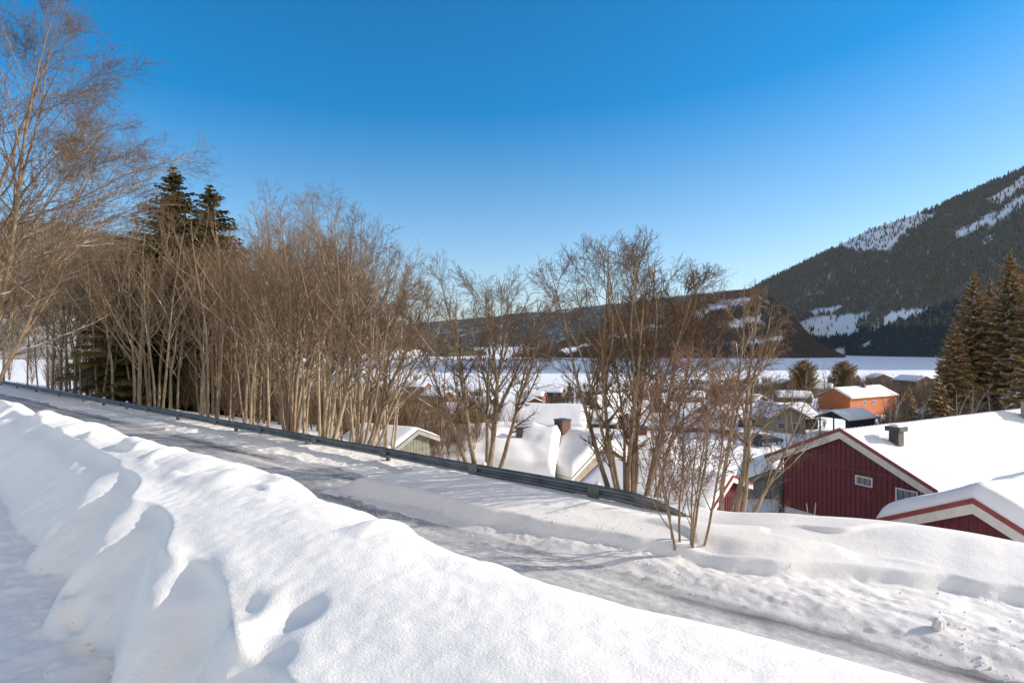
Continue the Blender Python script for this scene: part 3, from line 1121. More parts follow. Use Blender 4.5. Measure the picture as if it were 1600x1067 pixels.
def build_forest():
    rng = random.Random(5)
    rr = lambda sd, n, h, r, sp: [((0.3 * math.cos(k * 2.4 + sd) * (n > 1), 0.3 * math.sin(k * 2.4 + sd) * (n > 1)), (sp * math.cos(k * 2.4 + sd), sp * math.sin(k * 2.4 + sd), 1), h * (0.85 + 0.08 * (k * 7 % 4)), r * (0.8 + 0.1 * (k * 5 % 4))) for k in range(n)]
    variants = [limb_tree(300, rr(1, 1, 12.5, 0.125, 0.03), 15, 0.28, 22, 0.44, 9, 1.25, 5, 0.5, b0=0.35, wob=0.026), limb_tree(301, rr(2, 1, 12.5, 0.11, 0.04), 13, 0.42, 20, 0.5, 9, 1.2, 5, 0.5, b0=0.35, wob=0.026),
                limb_tree(302, rr(3, 2, 12.5, 0.105, 0.08), 9, 0.32, 20, 0.47, 9, 1.15, 5, 0.45, b0=0.35, wob=0.026), limb_tree(303, rr(4, 3, 12.5, 0.095, 0.11), 6, 0.32, 20, 0.47, 9, 1.1, 5, 0.45, b0=0.35, wob=0.026),
                limb_tree(304, rr(5, 1, 12.5, 0.085, 0.06), 13, 0.2, 28, 0.34, 10, 1.25, 5, 0.5, b0=0.25, wob=0.026), limb_tree(305, rr(6, 4, 11, 0.07, 0.12), 6, 0.3, 20, 0.47, 9, 1.0, 5, 0.4, b0=0.3, wob=0.026)]
    lab = [("straight grey brown bare tree in the dense wood behind the guardrail", "tall single stemmed trees of the wood"),
           ("high crowned bare tree in the dense wood behind the guardrail", "high crowned trees of the wood"),
           ("twin stemmed bare tree in the dense wood behind the guardrail", "twin stemmed trees of the wood"),
           ("triple stemmed bare tree in the dense wood behind the guardrail", "triple stemmed trees of the wood"),
           ("thin low branched bare tree in the dense wood behind the guardrail", "thin low branched trees of the wood"),
           ("clump of slender bare stems in the dense wood behind the guardrail", "slender clumps of the wood")]
    protos = [None] * 6
    n = 0
    spots = []
    # staggered rows behind the rail, thicker towards the left
    for i in range(4000):
        if len(spots) >= 160:
            break
        u = rng.uniform(17.5, 78)
        v = 13.9 + abs(rng.gauss(0, 1)) * (5.5 + 0.16 * u)
        if v > 58:
            continue
        x, y = uvw(u, v)
        px = 800 + 900 * x / y
        if px > 610 or px < -60:
            continue
        if px > 430 and v > 26:
            continue
        if px > 520 and rng.random() < 0.6:
            continue
        mind = 0.75 + 0.012 * u
        if any((u - a) ** 2 + (v - b) ** 2 < mind ** 2 for a, b in spots):
            continue
        spots.append((u, v))
    for u, v in spots:
        k = rng.choices(range(6), [4, 4, 1.6, 0.8, 4, 0.7])[0]
        x, y = uvw(u, v)
        z = near_z(u, v)
        px = 800 + 900 * x / y
        d = y
        base_h = 12.5
        top_px = np.interp(px, [0, 100, 200, 300, 400, 480, 560, 620], [330, 320, 320, 330, 318, 292, 315, 360]) + rng.uniform(-8, 70)
        want = (533.5 - top_px) / 900 * d - z
        want = min(max(want, 7.5), 17)
        s = want / base_h
        mats = (M['bark_pale'] if k != 3 else M['bark'], M['twig_orange'] if k == 4 else M['twig'])
        if protos[k] is None:
            o = tree_thing("bare_tree", variants[k], mats, (x, y, z), rng.uniform(0, 6.28), s, lab[k][0], "tree", lab[k][1])
            protos[k] = o
        else:
            o = copy_tree(protos[k])
            o.location = (x, y, z)
            o.rotation_euler = (0, 0, rng.uniform(0, 6.28))
            o.scale = (s, s, s)
        n += 1


build_forest()


def vase(seed, n, h, spread, r, dens=(11, 9, 7), low=0.25, lean=(0, 0), base=0.35, lr=0.34, up=0.07):
    """Several stems rising from one root and fanning out."""
    rng = np.random.default_rng(seed)
    st = []
    for k in range(n):
        a = 6.28 * (k + 0.6 * rng.random()) / n
        sp = spread * (0.35 + 0.75 * rng.random())
        st.append(((base * cos(a) * rng.random() ** 0.5, 0.5 * base * sin(a)), (sp * cos(a) + lean[0], 0.8 * sp * sin(a) + lean[1], 1),
                   h * (0.82 + 0.3 * rng.random()), r * (0.6 + 0.55 * rng.random())))
    return make_tree(seed, st, [lv(dens[0], low, 0.98, 42, 12, lr, 10, up * 0.4, 0.075, 0.42, 0.55, 0.007),
                                lv(dens[1], 0.2, 1.0, 40, 13, 0.45, 7, 0.022, 0.095, 0.55, 0.45, 0.0042),
                                lv(dens[2], 0.15, 1.0, 40, 13, 0.5, 5, 0.015, 0.105, 0.75, 0.4, 0.0031)], stem_K=20, stem_up=0.008, stem_wob=0.05)


def fan(seed, n, h, sp, r, lean=(0, 0), base=0.35):
    """Stems for a many-stemmed tree: outer stems lean out and are a little shorter, so the crown is round."""
    rng = np.random.default_rng(seed)
    out = []
    for k in range(n):
        a = 2.4 * k + 0.5 * rng.random()
        q = ((k + 0.5) / n) ** 0.6
        out.append(((base * q * cos(a), 0.6 * base * q * sin(a)), (sp * q * cos(a) + lean[0], 0.8 * sp * q * sin(a) + lean[1], 1),
                    h * (1.0 - 0.16 * q + 0.10 * (rng.random() - 0.5)), r * (0.75 + 0.45 * rng.random())))
    return out


def build_roadside_trees():
    def put(name, meshes, mats, px, v, label, cat="tree", rz=0.0, s=1.0, dz=0.0, group=None):
        b = (px - 800) / 900
        t = v / (NX[0] * b + NX[1])
        x, y = b * t, t
        u = x * AX[0] + y * AX[1]
        return tree_thing(name, meshes, mats, (x, y, near_z(u, v) + dz), rz, s, label, cat, group)
    put("bare_tree", limb_tree(401, fan(401, 6, 6.9, 0.35, 0.085), 8, 0.26, 25, 0.58, 16, 0.8, 7, 0.34, b0=0.28), (M['bark'], M['twig']), 755, 13.75,
        "five stemmed bare tree behind the middle of the guardrail, apart from the wood")
    put("bare_tree", limb_tree(402, fan(402, 14, 7.2, 0.44, 0.066, (0, 0), 0.5), 5, 0.26, 22, 0.54, 17, 0.8, 7, 0.34, b0=0.2), (M['bark'], M['twig_orange']), 985, 13.9,
        "widest many stemmed bare tree, growing behind the guardrail beside the red shed")
    put("bare_tree", limb_tree(403, fan(403, 7, 10.8, 0.17, 0.105, (-0.02, 0)), 9, 0.30, 21, 0.55, 11, 1.05, 6, 0.45, b0=0.3), (M['bark'], M['twig']), 455, 14.0,
        "thick multi stemmed bare tree at the right front of the wood behind the guardrail")
    put("bare_tree", limb_tree(404, fan(404, 4, 10.2, 0.13, 0.10, (0.10, 0)), 11, 0.34, 21, 0.55, 11, 1.0, 6, 0.42, b0=0.3), (M['bark_pale'], M['twig']), 508, 14.2,
        "tall bare tree leaning right, between the thick multi stemmed tree and the arching one")
    put("bare_tree", limb_tree(405, fan(405, 6, 8.4, 0.22, 0.085, (0.22, 0)), 9, 0.26, 26, 0.62, 11, 0.95, 6, 0.4, 0.010, b0=0.25), (M['bark'], M['twig']), 565, 14.2,
        "bare tree with long limbs arching right, last of the wood above the greenish shed")
    # thin birches and the shrub in front
    put("slender_tree", limb_tree(406, fan(406, 3, 6.4, 0.07, 0.06, (0.05, 0)), 8, 0.3, 24, 0.42, 9, 0.6, 5, 0.28), (M['bark_pale'], M['twig_orange']), 1140, 14.3,
        "slender pale bare tree standing at the gable of the red shed", rz=0.4)
    put("slender_tree", limb_tree(407, fan(407, 2, 4.6, 0.15, 0.045, (0.38, 0)), 7, 0.25, 26, 0.6, 10, 0.6, 5, 0.28), (M['bark_pale'], M['twig']), 1152, 14.6,
        "bare small tree leaning right over the left corner of the red house")
    put("shrub", limb_tree(408, fan(408, 7, 4.0, 0.22, 0.024, (0.02, 0), 0.32), 5, 0.12, 24, 0.6, 13, 0.5, 6, 0.22, b0=0.25), (M['bark'], M['twig_red']), 1073, 10.55,
        "thin stemmed bare shrub in front of the end of the guardrail", "shrub", dz=0.25)
    put("shrub", vase(409, 8, 2.6, 0.25, 0.03, (9, 6, 4), 0.2, base=0.4, lr=0.32), (M['bark'], M['twig_red']), 1045, 15.2,
        "bushy red brown bare shrub behind the guardrail, left of the slender pale tree", "shrub")
    put("shrub", vase(410, 7, 2.0, 0.4, 0.022, (8, 6, 4), 0.2, base=0.4, lr=0.4), (M['bark'], M['twig']), 1190, 19.0,
        "low tangled bare shrub on the snow left of the red house foundation", "shrub")
    # big tree leaning in from the left edge
    rng = np.random.default_rng(77)

    def lean_tree(seed, stems, low, dens):
        return limb_tree(seed, stems, 11, low, 30, 0.55, 10, 1.3, 6, 0.5, 0.016, 5, 0.25, 0.035)
    st = [((0, 0), (0.30, 0.05, 1), 17, 0.125), ((-0.3, 0.1), (0.14, 0.1, 1), 18, 0.11), ((0.2, -0.2), (0.5, -0.05, 1), 13, 0.085), ((0.1, 0.2), (-0.05, 0.0, 1), 17, 0.10)]
    x, y, _ = W(-45, 620, 23)
    tree_thing("bare_tree", lean_tree(501, st, 0.15, (24, 13, 9)), (M['bark'], M['twig']), (x, y, -3.2), 0, 1,
               "biggest bare tree, leaning in from the left edge with arching limbs", "tree")
    st = [((0, 0), (0.20, 0.15, 1), 19, 0.13), ((-0.3, 0.1), (0.42, 0.1, 1), 16, 0.10)]
    x, y, _ = W(-120, 620, 25)
    tree_thing("bare_tree", lean_tree(502, st, 0.2, (24, 13, 9)), (M['bark'], M['twig']), (x, y, -3.2), 0, 1,
               "tall bare tree at the left edge whose crown reaches the top of the picture", "tree")


build_roadside_trees()


# ------------------------------------------------------------------ spruces
def spruce_meshes(seed, h, r, whorls=46, per=8, droop=0.35, gap=0.06, rounded=False):
    """Trunk and a crown of drooping branches carrying flat needle sprays."""
    rng = np.random.default_rng(seed)
    tr = tubes(np.array([[(0, 0, -0.5), (0, 0, h * 0.33), (0, 0, h * 0.66), (0, 0, h)]], float), np.array([[0.02 * h, 0.014 * h, 0.008 * h, 0.002 * h]]), 8)
    V = []
    F = []
    SN = []
    base = 0
    for k in range(whorls):
        q = k / (whorls - 1)
        z = h * (gap + (0.985 - gap) * q ** 0.92)
        rl = r * (1 - q) ** 0.80 + 0.02 * h * (1 - q) + 0.12
        if rounded:
            rl = r * max(0.12, math.sin(pi * min(1, 0.16 + 0.84 * q))) ** 0.6
        n = max(4, int(per * (1 - 0.45 * q)))
        a0 = rng.random() * 6.28
        for j in range(n):
            a = a0 + 6.28 * j / n + 0.35 * rng.standard_normal()
            L = rl * (0.62 + 0.5 * rng.random())
            zz = z + 0.25 * rng.standard_normal()
            m = max(4, int(L / 0.26))
            s = (np.arange(m) + 0.6) / m
            rise = 0.45 * q + 0.05
            hx = s * L
            hz = zz + L * (rise * s - droop * (1 - 0.6 * q) * s ** 1.5 * 1.6 + 0.16 * s ** 4)
            dx, dy = cos(a), sin(a)
            wd = 0.30 * L * (1 - 0.72 * s) * (0.7 + 0.6 * rng.random(m)) + 0.10
            ln = np.maximum(0.34, L / m * 2.1) * (0.8 + 0.4 * rng.random(m))
            for side in (-1, 1, 0):
                tw = side * (0.85 + 0.3 * rng.random(m))
                ca = np.cos(a + tw)
                sa = np.sin(a + tw)
                reach = (wd if side else ln * 0.55)
                cx, cy, cz = dx * hx, dy * hx, hz
                tx = cx + ca * reach
                ty = cy + sa * reach
                tz = cz - 0.6 * reach - 0.10 * rng.random(m) * (1 if side else 0.3)
                bw = 0.10 + 0.20 * reach
                ox, oy = -sa * bw, ca * bw
                A = np.stack([cx + ox, cy + oy, cz - 0.04], 1)
                B = np.stack([cx - ox, cy - oy, cz + 0.03], 1)
                T = np.stack([tx, ty, tz], 1)
                v = np.stack([A, B, T], 1).reshape(-1, 3)
                V.append(v)
                F.append(np.arange(len(v)).reshape(-1, 3) + base)
                base += len(v)
                SN.append(np.repeat(0.35 + 0.65 * rng.random(m) if side == 0 else 0.2 + 0.55 * rng.random(m), 3))
    tm = np_mesh("trunk", tr[0], tr[1])
    cm = np_mesh("crown", np.concatenate(V), np.concatenate(F), 3, False)
    at = cm.attributes.new("snow", 'FLOAT', 'POINT')
    at.data.foreach_set("value", np.concatenate(SN).astype(np.float32))
    return tm, cm


def build_spruces():
    a = spruce_meshes(601, 25, 5.0, 84, 13)
    b = spruce_meshes(602, 22, 4.8, 76, 13)
    c = spruce_meshes(603, 9, 2.3, 40, 10)
    rp_ = spruce_meshes(604, 9, 2.6, 40, 10, -0.12, 0.2, True)
    mats = (M['bark_dark'], M['needle_snowy'])
    g = "snow dusted spruces above the red house"
    base = [(a, 1578, 392, 88, "tallest snow dusted spruce, rising behind the chimney of the red house"),
            (b, 1521, 424, 92, "pointed snow dusted spruce just left of the tallest one"),
            (a, 1548, 436, 100, "spruce seen between the two tallest pointed spruces on the right"),
            (b, 1612, 420, 84, "snow dusted spruce cut by the right edge, right of the tallest"),
            (b, 1490, 500, 88, "shorter dark spruce at the left end of the spruce group on the right"),
            (c, 1466, 590, 78, "small bushy spruce at the foot of the left end of the spruce group"),
            (c, 1605, 555, 60, "young snowy spruce at the right edge beside the chimney")]
    for i, (m, px, py, d, lb) in enumerate(base):
        x, y, zt = W(px, py, d)
        z = gz(x, y)
        h0 = {id(a): 25, id(b): 22, id(c): 9}[id(m)]
        s = (zt - z) / h0
        sx = s * (1.0 if m is not c else 1.15)
        tree_thing("spruce_tree", m, mats, (x, y, z), i * 1.3, (sx, sx, s), lb, "spruce", g)
    # two spruces over the wood on the left
    dk = (M['bark_dark'], M['needle'])
    for px, py, d, lb in ((270, 263, 47, "dark spruce rising above the bare trees of the wood"), (327, 291, 52, "smaller dark spruce tip beside the taller one above the wood")):
        x, y, zt = W(px, py, d)
        z = gz(x, y)
        s = (zt - z) / 22
        tree_thing("spruce_tree", b, dk, (x, y, z), px, (s * 1.6, s * 1.6, s), lb, "spruce")
    rg = random.Random(17)
    for i in range(22):
        u = rg.uniform(22, 74)
        v = rg.uniform(26, 50)
        x, y = uvw(u, v)
        pxx = 800 + 900 * x / y
        if pxx > 420:
            continue
        h = rg.uniform(6, 10.5)
        tree_thing("spruce_tree", b, dk, (x, y, gz(x, y)), rg.uniform(0, 6), (h / 22 * 1.7, h / 22 * 1.7, h / 22), "dark green spruce half hidden behind the trunks of the bare wood", "spruce", "spruces inside the bare wood")
    for px, d, h, lb in ((1228, 34, 3.6, "narrow dark conifer shrub at the left corner of the red house"),
                         (1255, 215, 14, "brown green pine left of the rounded one beyond the orange house"), (1318, 235, 14.5, "rounded brown green pine beyond the orange house"),
                         (890, 330, 9, "small conical brown green conifer on the snow above the dark red house"),
                         (1420, 150, 8, "bushy snowy conifer right of the orange house roof"), (1025, 105, 8, "dark conifer partly hidden by the widest bare tree")):
        x = (px - 800) / 900 * d
        z = gz(x, d) - 0.2
        wd = 0.55 if px == 1228 else 1.3 if px in (1255, 1318) else 1.1
        tree_thing("pine_tree" if px in (1255, 1318) else "conifer_tree", rp_ if px in (1255, 1318) else c, (M['bark_dark'], M['needle_snowy'] if px in (1420,) else M['needle_pine'] if px in (1255, 1318, 890) else M['needle']), (x, d, z), px, (h / 9 * wd, h / 9 * wd, h / 9), lb, "conifer")


build_spruces()


# ------------------------------------------------------------------ houses
def snow_slab(name, W2, y0, y1, ridge_z, pitch, thick, seed, parent, nx=40, ny=30, edge=0.35, lump=0.10, ribs=False, mat=None):
    """Snow lying on a gabled roof: x across, y along the ridge, rounded at the edges."""
    x = np.concatenate([[-W2], np.linspace(-W2, W2, nx), [W2]])
    y = np.concatenate([[y0], np.linspace(y0, y1, ny), [y1]])
    X, Y = np.meshgrid(x, y, indexing='ij')
    base = ridge_z - pitch * np.abs(X)
    ex = np.clip((W2 - np.abs(X)) / edge, 0, 1)
    ey = np.clip(np.minimum(Y - y0, y1 - Y) / edge, 0, 1)
    rnd = np.sqrt(np.clip(1 - (1 - ex) ** 2, 0, 1)) * np.sqrt(np.clip(1 - (1 - ey) ** 2, 0, 1))
    rnd = 0.25 + 0.75 * rnd
    soft = 0.12 * thick * np.exp(-(X / (0.25 * W2)) ** 2)
    T = thick * rnd + lump * thick * 2 * fbm(X / 2.2, Y / 2.2, 3, seed) * rnd - soft
    if ribs:
        T = T + 0.02 * np.cos(Y * 2 * pi / 0.35) * rnd
    Z = base + np.maximum(T, 0.02)
    Z[0, :] = Z[-1, :] = base[0, 0] + 0.01
    Z[:, 0] = base[:, 0] + 0.01
    Z[:, -1] = base[:, -1] + 0.01
    v = np.stack([X.ravel(), Y.ravel(), Z.ravel()], 1)
    me = np_mesh(name, v, grid_faces(len(x), len(y)))
    return obj(name, me, mat or M['snow_roof'], parent)


HOUSES = []


def house(name, loc, rz, Wd, L, H, pitch, wall, label, cat="house", oh=0.5, of=0.4, thick=0.35, found=0.0, snow_seed=1, board='white', trim=None,
          win_f=(), win_s=(), battens=0.0, chimney=None, chimney_mat='brick', bb=0.22, lump=0.10, group=None, deep=3.0, door=None, win_r=(), open_front=False, nx=30, ribs=False, ny=24):
    """Gabled house; local -Y is the front gable, ridge along +Y, z=0 the ground."""
    t = thing(name, loc, rz, label, cat, group)
    hw = Wd / 2
    rt = 0.16                                   # roof slab thickness
    ridge = H + pitch * hw
    m = MB()
    HOUSES.append((loc[0] - 0.5 * L * sin(rz), loc[1] + 0.5 * L * cos(rz), 0.5 * max(Wd, L) + 1.5))
    if open_front:
        for px in (-hw, hw - 0.18):
            for py in (0, L / 2, L - 0.18):
                p_ = MB()
                p_.box(px, px + 0.18, py, py + 0.18, -deep, H - 0.02)
                p_.build("post", M[wall], t)
        p_ = MB()
        p_.prism([(-hw, H), (hw, H), (0, ridge)], 0.02, 0.14)
        p_.build("gable", M[wall], t)
        m.box(-hw + 0.2, hw - 0.2, L - 0.12, L, -deep, H - 0.03)
    else:
        m.prism([(-hw, found - (0 if found else deep)), (hw, found - (0 if found else deep)), (hw, H), (0, ridge), (-hw, H)], 0, L)
    w = m.build("wall", M[wall], t)
    if battens:
        b = MB()
        x = -hw + battens
        while x < hw - 0.02:
            top = H + pitch * (hw - abs(x)) - 0.06
            b.box(x - 0.022, x + 0.022, -0.028, -0.001, found, top)
            x += battens
        y = battens
        while y < L:
            for sx in (-1, 1):
                b.box(min(sx * hw, sx * (hw + 0.028)), max(sx * hw, sx * (hw + 0.028)), y - 0.022, y + 0.022, found, H - 0.05)
            y += battens
        b.build("batten_cladding", M[wall], w)
    if found:
        f = MB()
        f.box(-hw + 0.04, hw - 0.04, 0.04, L - 0.04, -deep, found)
        f.build("foundation", M['concrete'], t)
    # roof
    e = hw + oh
    ez = ridge - pitch * e
    r = MB()
    r.prism([(-e, ez + 0.0), (0, ridge + 0.0), (e, ez), (e, ez + rt), (0, ridge + rt), (-e, ez + rt)], -of, L + of)
    ro = r.build("roof", M['roof'], t)
    snow_slab("roof_snow", e, -of, L + of, ridge + rt, pitch, thick, snow_seed, ro, nx=nx, ny=ny, lump=lump, ribs=ribs)
    # barge boards on both gables and fascia along the eaves
    for y0, y1 in ((-of - 0.035, -of - 0.002), (L + of + 0.002, L + of + 0.035)):
        g = MB()
        for s in (-1, 1):
            pts = [(0, ridge + rt * 0.6 - bb), (0, ridge + rt * 0.6), (s * e, ez + rt * 0.6), (s * e, ez + rt * 0.6 - bb)]
            if s > 0:
                pts = pts[::-1]
            g.prism(pts[::-1], y0, y1)
        g.build("bargeboard", M[board], t)
        if trim:
            g = MB()
            for s in (-1, 1):
                k = rt * 0.6
                pts = [(0, ridge + k + 0.003), (0, ridge + k + bb * 0.55), (s * (e + 0.02), ez + k + bb * 0.55 - 0.01), (s * (e + 0.02), ez + k + 0.003)]
                if s > 0:
                    pts = pts[::-1]
                g.prism(pts[::-1], min(y0, y1) - 0.012 if y0 < 0 else y0, y1 if y0 < 0 else y1 + 0.012)
            g.build("gable_trim", M[trim], t)
    for s in (-1, 1):
        g = MB()
        g.box(min(s * e, s * (e + 0.03)), max(s * e, s * (e + 0.03)), -of, L + of, ez - 0.02, ez + rt - 0.01)
        g.build("eaves_board", M[board], t)

    def window(cx, cz, w_, h_, face):
        def tr(a, dep, z):
            return (a, -dep, z) if face == 'f' else ((hw + dep), a, z) if face == 'r' else (-(hw + dep), a, z)

        def bx(mb, a0, a1, d0, d1, z0, z1):
            q = [tr(a0, d0, 0), tr(a1, d1, 0)]
            mb.box(min(q[0][0], q[1][0]), max(q[0][0], q[1][0]), min(q[0][1], q[1][1]), max(q[0][1], q[1][1]), z0, z1)
        fr = MB()
        k = 0.075
        bx(fr, cx - w_ / 2 - k, cx - w_ / 2, 0.001, 0.06, cz - h_ / 2 - k, cz + h_ / 2 + k)
        bx(fr, cx + w_ / 2, cx + w_ / 2 + k, 0.001, 0.06, cz - h_ / 2 - k, cz + h_ / 2 + k)
        bx(fr, cx - w_ / 2, cx + w_ / 2, 0.001, 0.058, cz + h_ / 2, cz + h_ / 2 + k)
        bx(fr, cx - w_ / 2, cx + w_ / 2, 0.001, 0.058, cz - h_ / 2 - k, cz - h_ / 2)
        wo = fr.build("window", M['white'], t)
        pn = MB()
        bx(pn, cx - w_ / 2, cx + w_ / 2, 0.003, 0.02, cz - h_ / 2, cz + h_ / 2)
        pn.build("pane", M['glass'], wo)
        sl = MB()
        bx(sl, cx - w_ / 2 - k - 0.03, cx + w_ / 2 + k + 0.03, 0.001, 0.09, cz - h_ / 2 - k - 0.035, cz - h_ / 2 - k - 0.002)
        sl.build("sill", M[wall], wo)
    for a in win_f:
        window(*a, 'f')
    for a in win_r:
        window(*a, 'r')
    for a in win_s:
        window(*a, 's')
    if door:
        dd = MB()
        dd.box(door[0] - 0.5, door[0] + 0.5, -0.05, -0.001, found, found + 2.05)
        dd.build("door", M['white'], t)
    if chimney:
        for cx, cy, cw, ch in chimney:
            c = MB()
            z0 = ridge - pitch * abs(cx)
            c.box(cx - cw / 2, cx + cw / 2, cy - cw / 2, cy + cw / 2, z0 - 0.4, z0 + ch)
            co = c.build("chimney", M[chimney_mat], ro)
            cp = MB()
            cp.box(cx - cw / 2 - 0.05, cx + cw / 2 + 0.05, cy - cw / 2 - 0.05, cy + cw / 2 + 0.05, z0 + ch + 0.002, z0 + ch + 0.10)
            cp.build("chimney_cap", M['vent'], co)
    return t, ro, ridge


PHI = rad(62)
RZ = -math.atan2(0.883, 0.469)           # gables facing left, ridges running right and away


def gable_front(px, py, d):
    return W(px, py, d)


def build_red_house():
    # ---- the big red house
    base = -10.95
    ax, ay = 17.07 + 0.4 * 0.883, 30 + 0.4 * 0.469
    t, ro, ridge = house("red_house", (ax, ay, base), RZ, 7.2, 21, 4.42, 0.487, 'red', "large dark red house with snowy roof below the road on the right",
                         oh=0.95, of=0.4, thick=0.07, found=1.46, snow_seed=3, board='white', trim='red_trim', battens=0.26, bb=0.36, lump=0.10,
                         win_f=((1.03, 3.86, 0.72, 0.34), (3.05, 3.45, 0.85, 0.75)), nx=60, ny=300, ribs=True, chimney=[(1.35, 18.2, 1.15, 1.5)], chimney_mat='plaster')
    b = MB()
    b.box(-3.3, 3.3, -0.045, -0.029, 4.30, 4.46)
    b.build("trim_board", M['red'], t)
    d_ = MB()
    d_.cyl(-3.66, -0.06, 1.0, 4.25, 0.045, 0.045, 10)
    d_.build("downpipe", M['vent'], t)
    # vent on the roof: box stem with wider cap and snow on top
    cx, cy = 1.49, 2.0
    z0 = ridge + 0.16 - 0.487 * cx
    v = MB()
    v.box(cx - 0.24, cx + 0.24, cy - 0.24, cy + 0.24, z0 - 0.3, z0 + 0.72)
    vo = v.build("roof_vent", M['vent'], ro)
    v = MB()
    v.box(cx - 0.37, cx + 0.37, cy - 0.37, cy + 0.37, z0 + 0.722, z0 + 0.95)
    v.build("vent_cap", M['vent'], vo)
    sn = MB()
    sn.hexa([(cx - 0.3, cy - 0.3, z0 + 0.952), (cx + 0.3, cy - 0.3, z0 + 0.952), (cx + 0.3, cy + 0.3, z0 + 0.952), (cx - 0.3, cy + 0.3, z0 + 0.952)],
            [(cx - 0.16, cy - 0.2, z0 + 1.06), (cx + 0.12, cy - 0.2, z0 + 1.08), (cx + 0.16, cy + 0.2, z0 + 1.05), (cx - 0.14, cy + 0.2, z0 + 1.07)])
    sn.build("snow_cap", M['snow_roof'], vo, bevel=0.03)
    # ---- garage in front of it
    house("red_garage", (15.4 + 0.35 * 0.883, 19.24 + 0.35 * 0.469, -9.4), RZ, 5.3, 8.5, 2.60, 0.49, 'red', "dark red garage with thick rounded snow on its roof, right of the red house",
          cat="garage", oh=0.5, of=0.35, thick=0.60, snow_seed=9, board='white', trim='red_trim', battens=0.26, bb=0.34, lump=0.10, nx=50, ny=50)
    # ---- red shed under the guardrail
    sx, sy = 0.383 * 21, 21.0
    house("red_shed", (sx - 0.3 * 0.786, sy + 0.3 * 0.618, -7.9), rad(51.8), 4.2, 4.6, 2.2, 0.31, 'red', "low red shed with white edged snowy roof just below the guardrail",
          cat="shed", oh=0.35, of=0.3, thick=0.10, snow_seed=12, board='white', trim='red_trim', battens=0.22, bb=0.17, lump=0.05)
    # stakes by the house wall
    for px, py, d, tilt in ((1273, 800, 26.5, 0.10), (1262, 800, 27.0, -0.16)):
        x, y, z = W(px, py, d)
        s = MB()
        s.cyl(0, 0, -1.2, 0.42, 0.03, 0.022, 10)
        o = s.build("snow_stake", M['stake'], smooth=False)
        o.location = (x, y, z)
        o.rotation_euler = (0, tilt, 0)
        tag(o, "upright thin wooden snow stake by the red house wall" if tilt > 0 else "tilted thin wooden snow stake by the red house wall", "stake", "wooden stakes by the red house")


build_red_house()


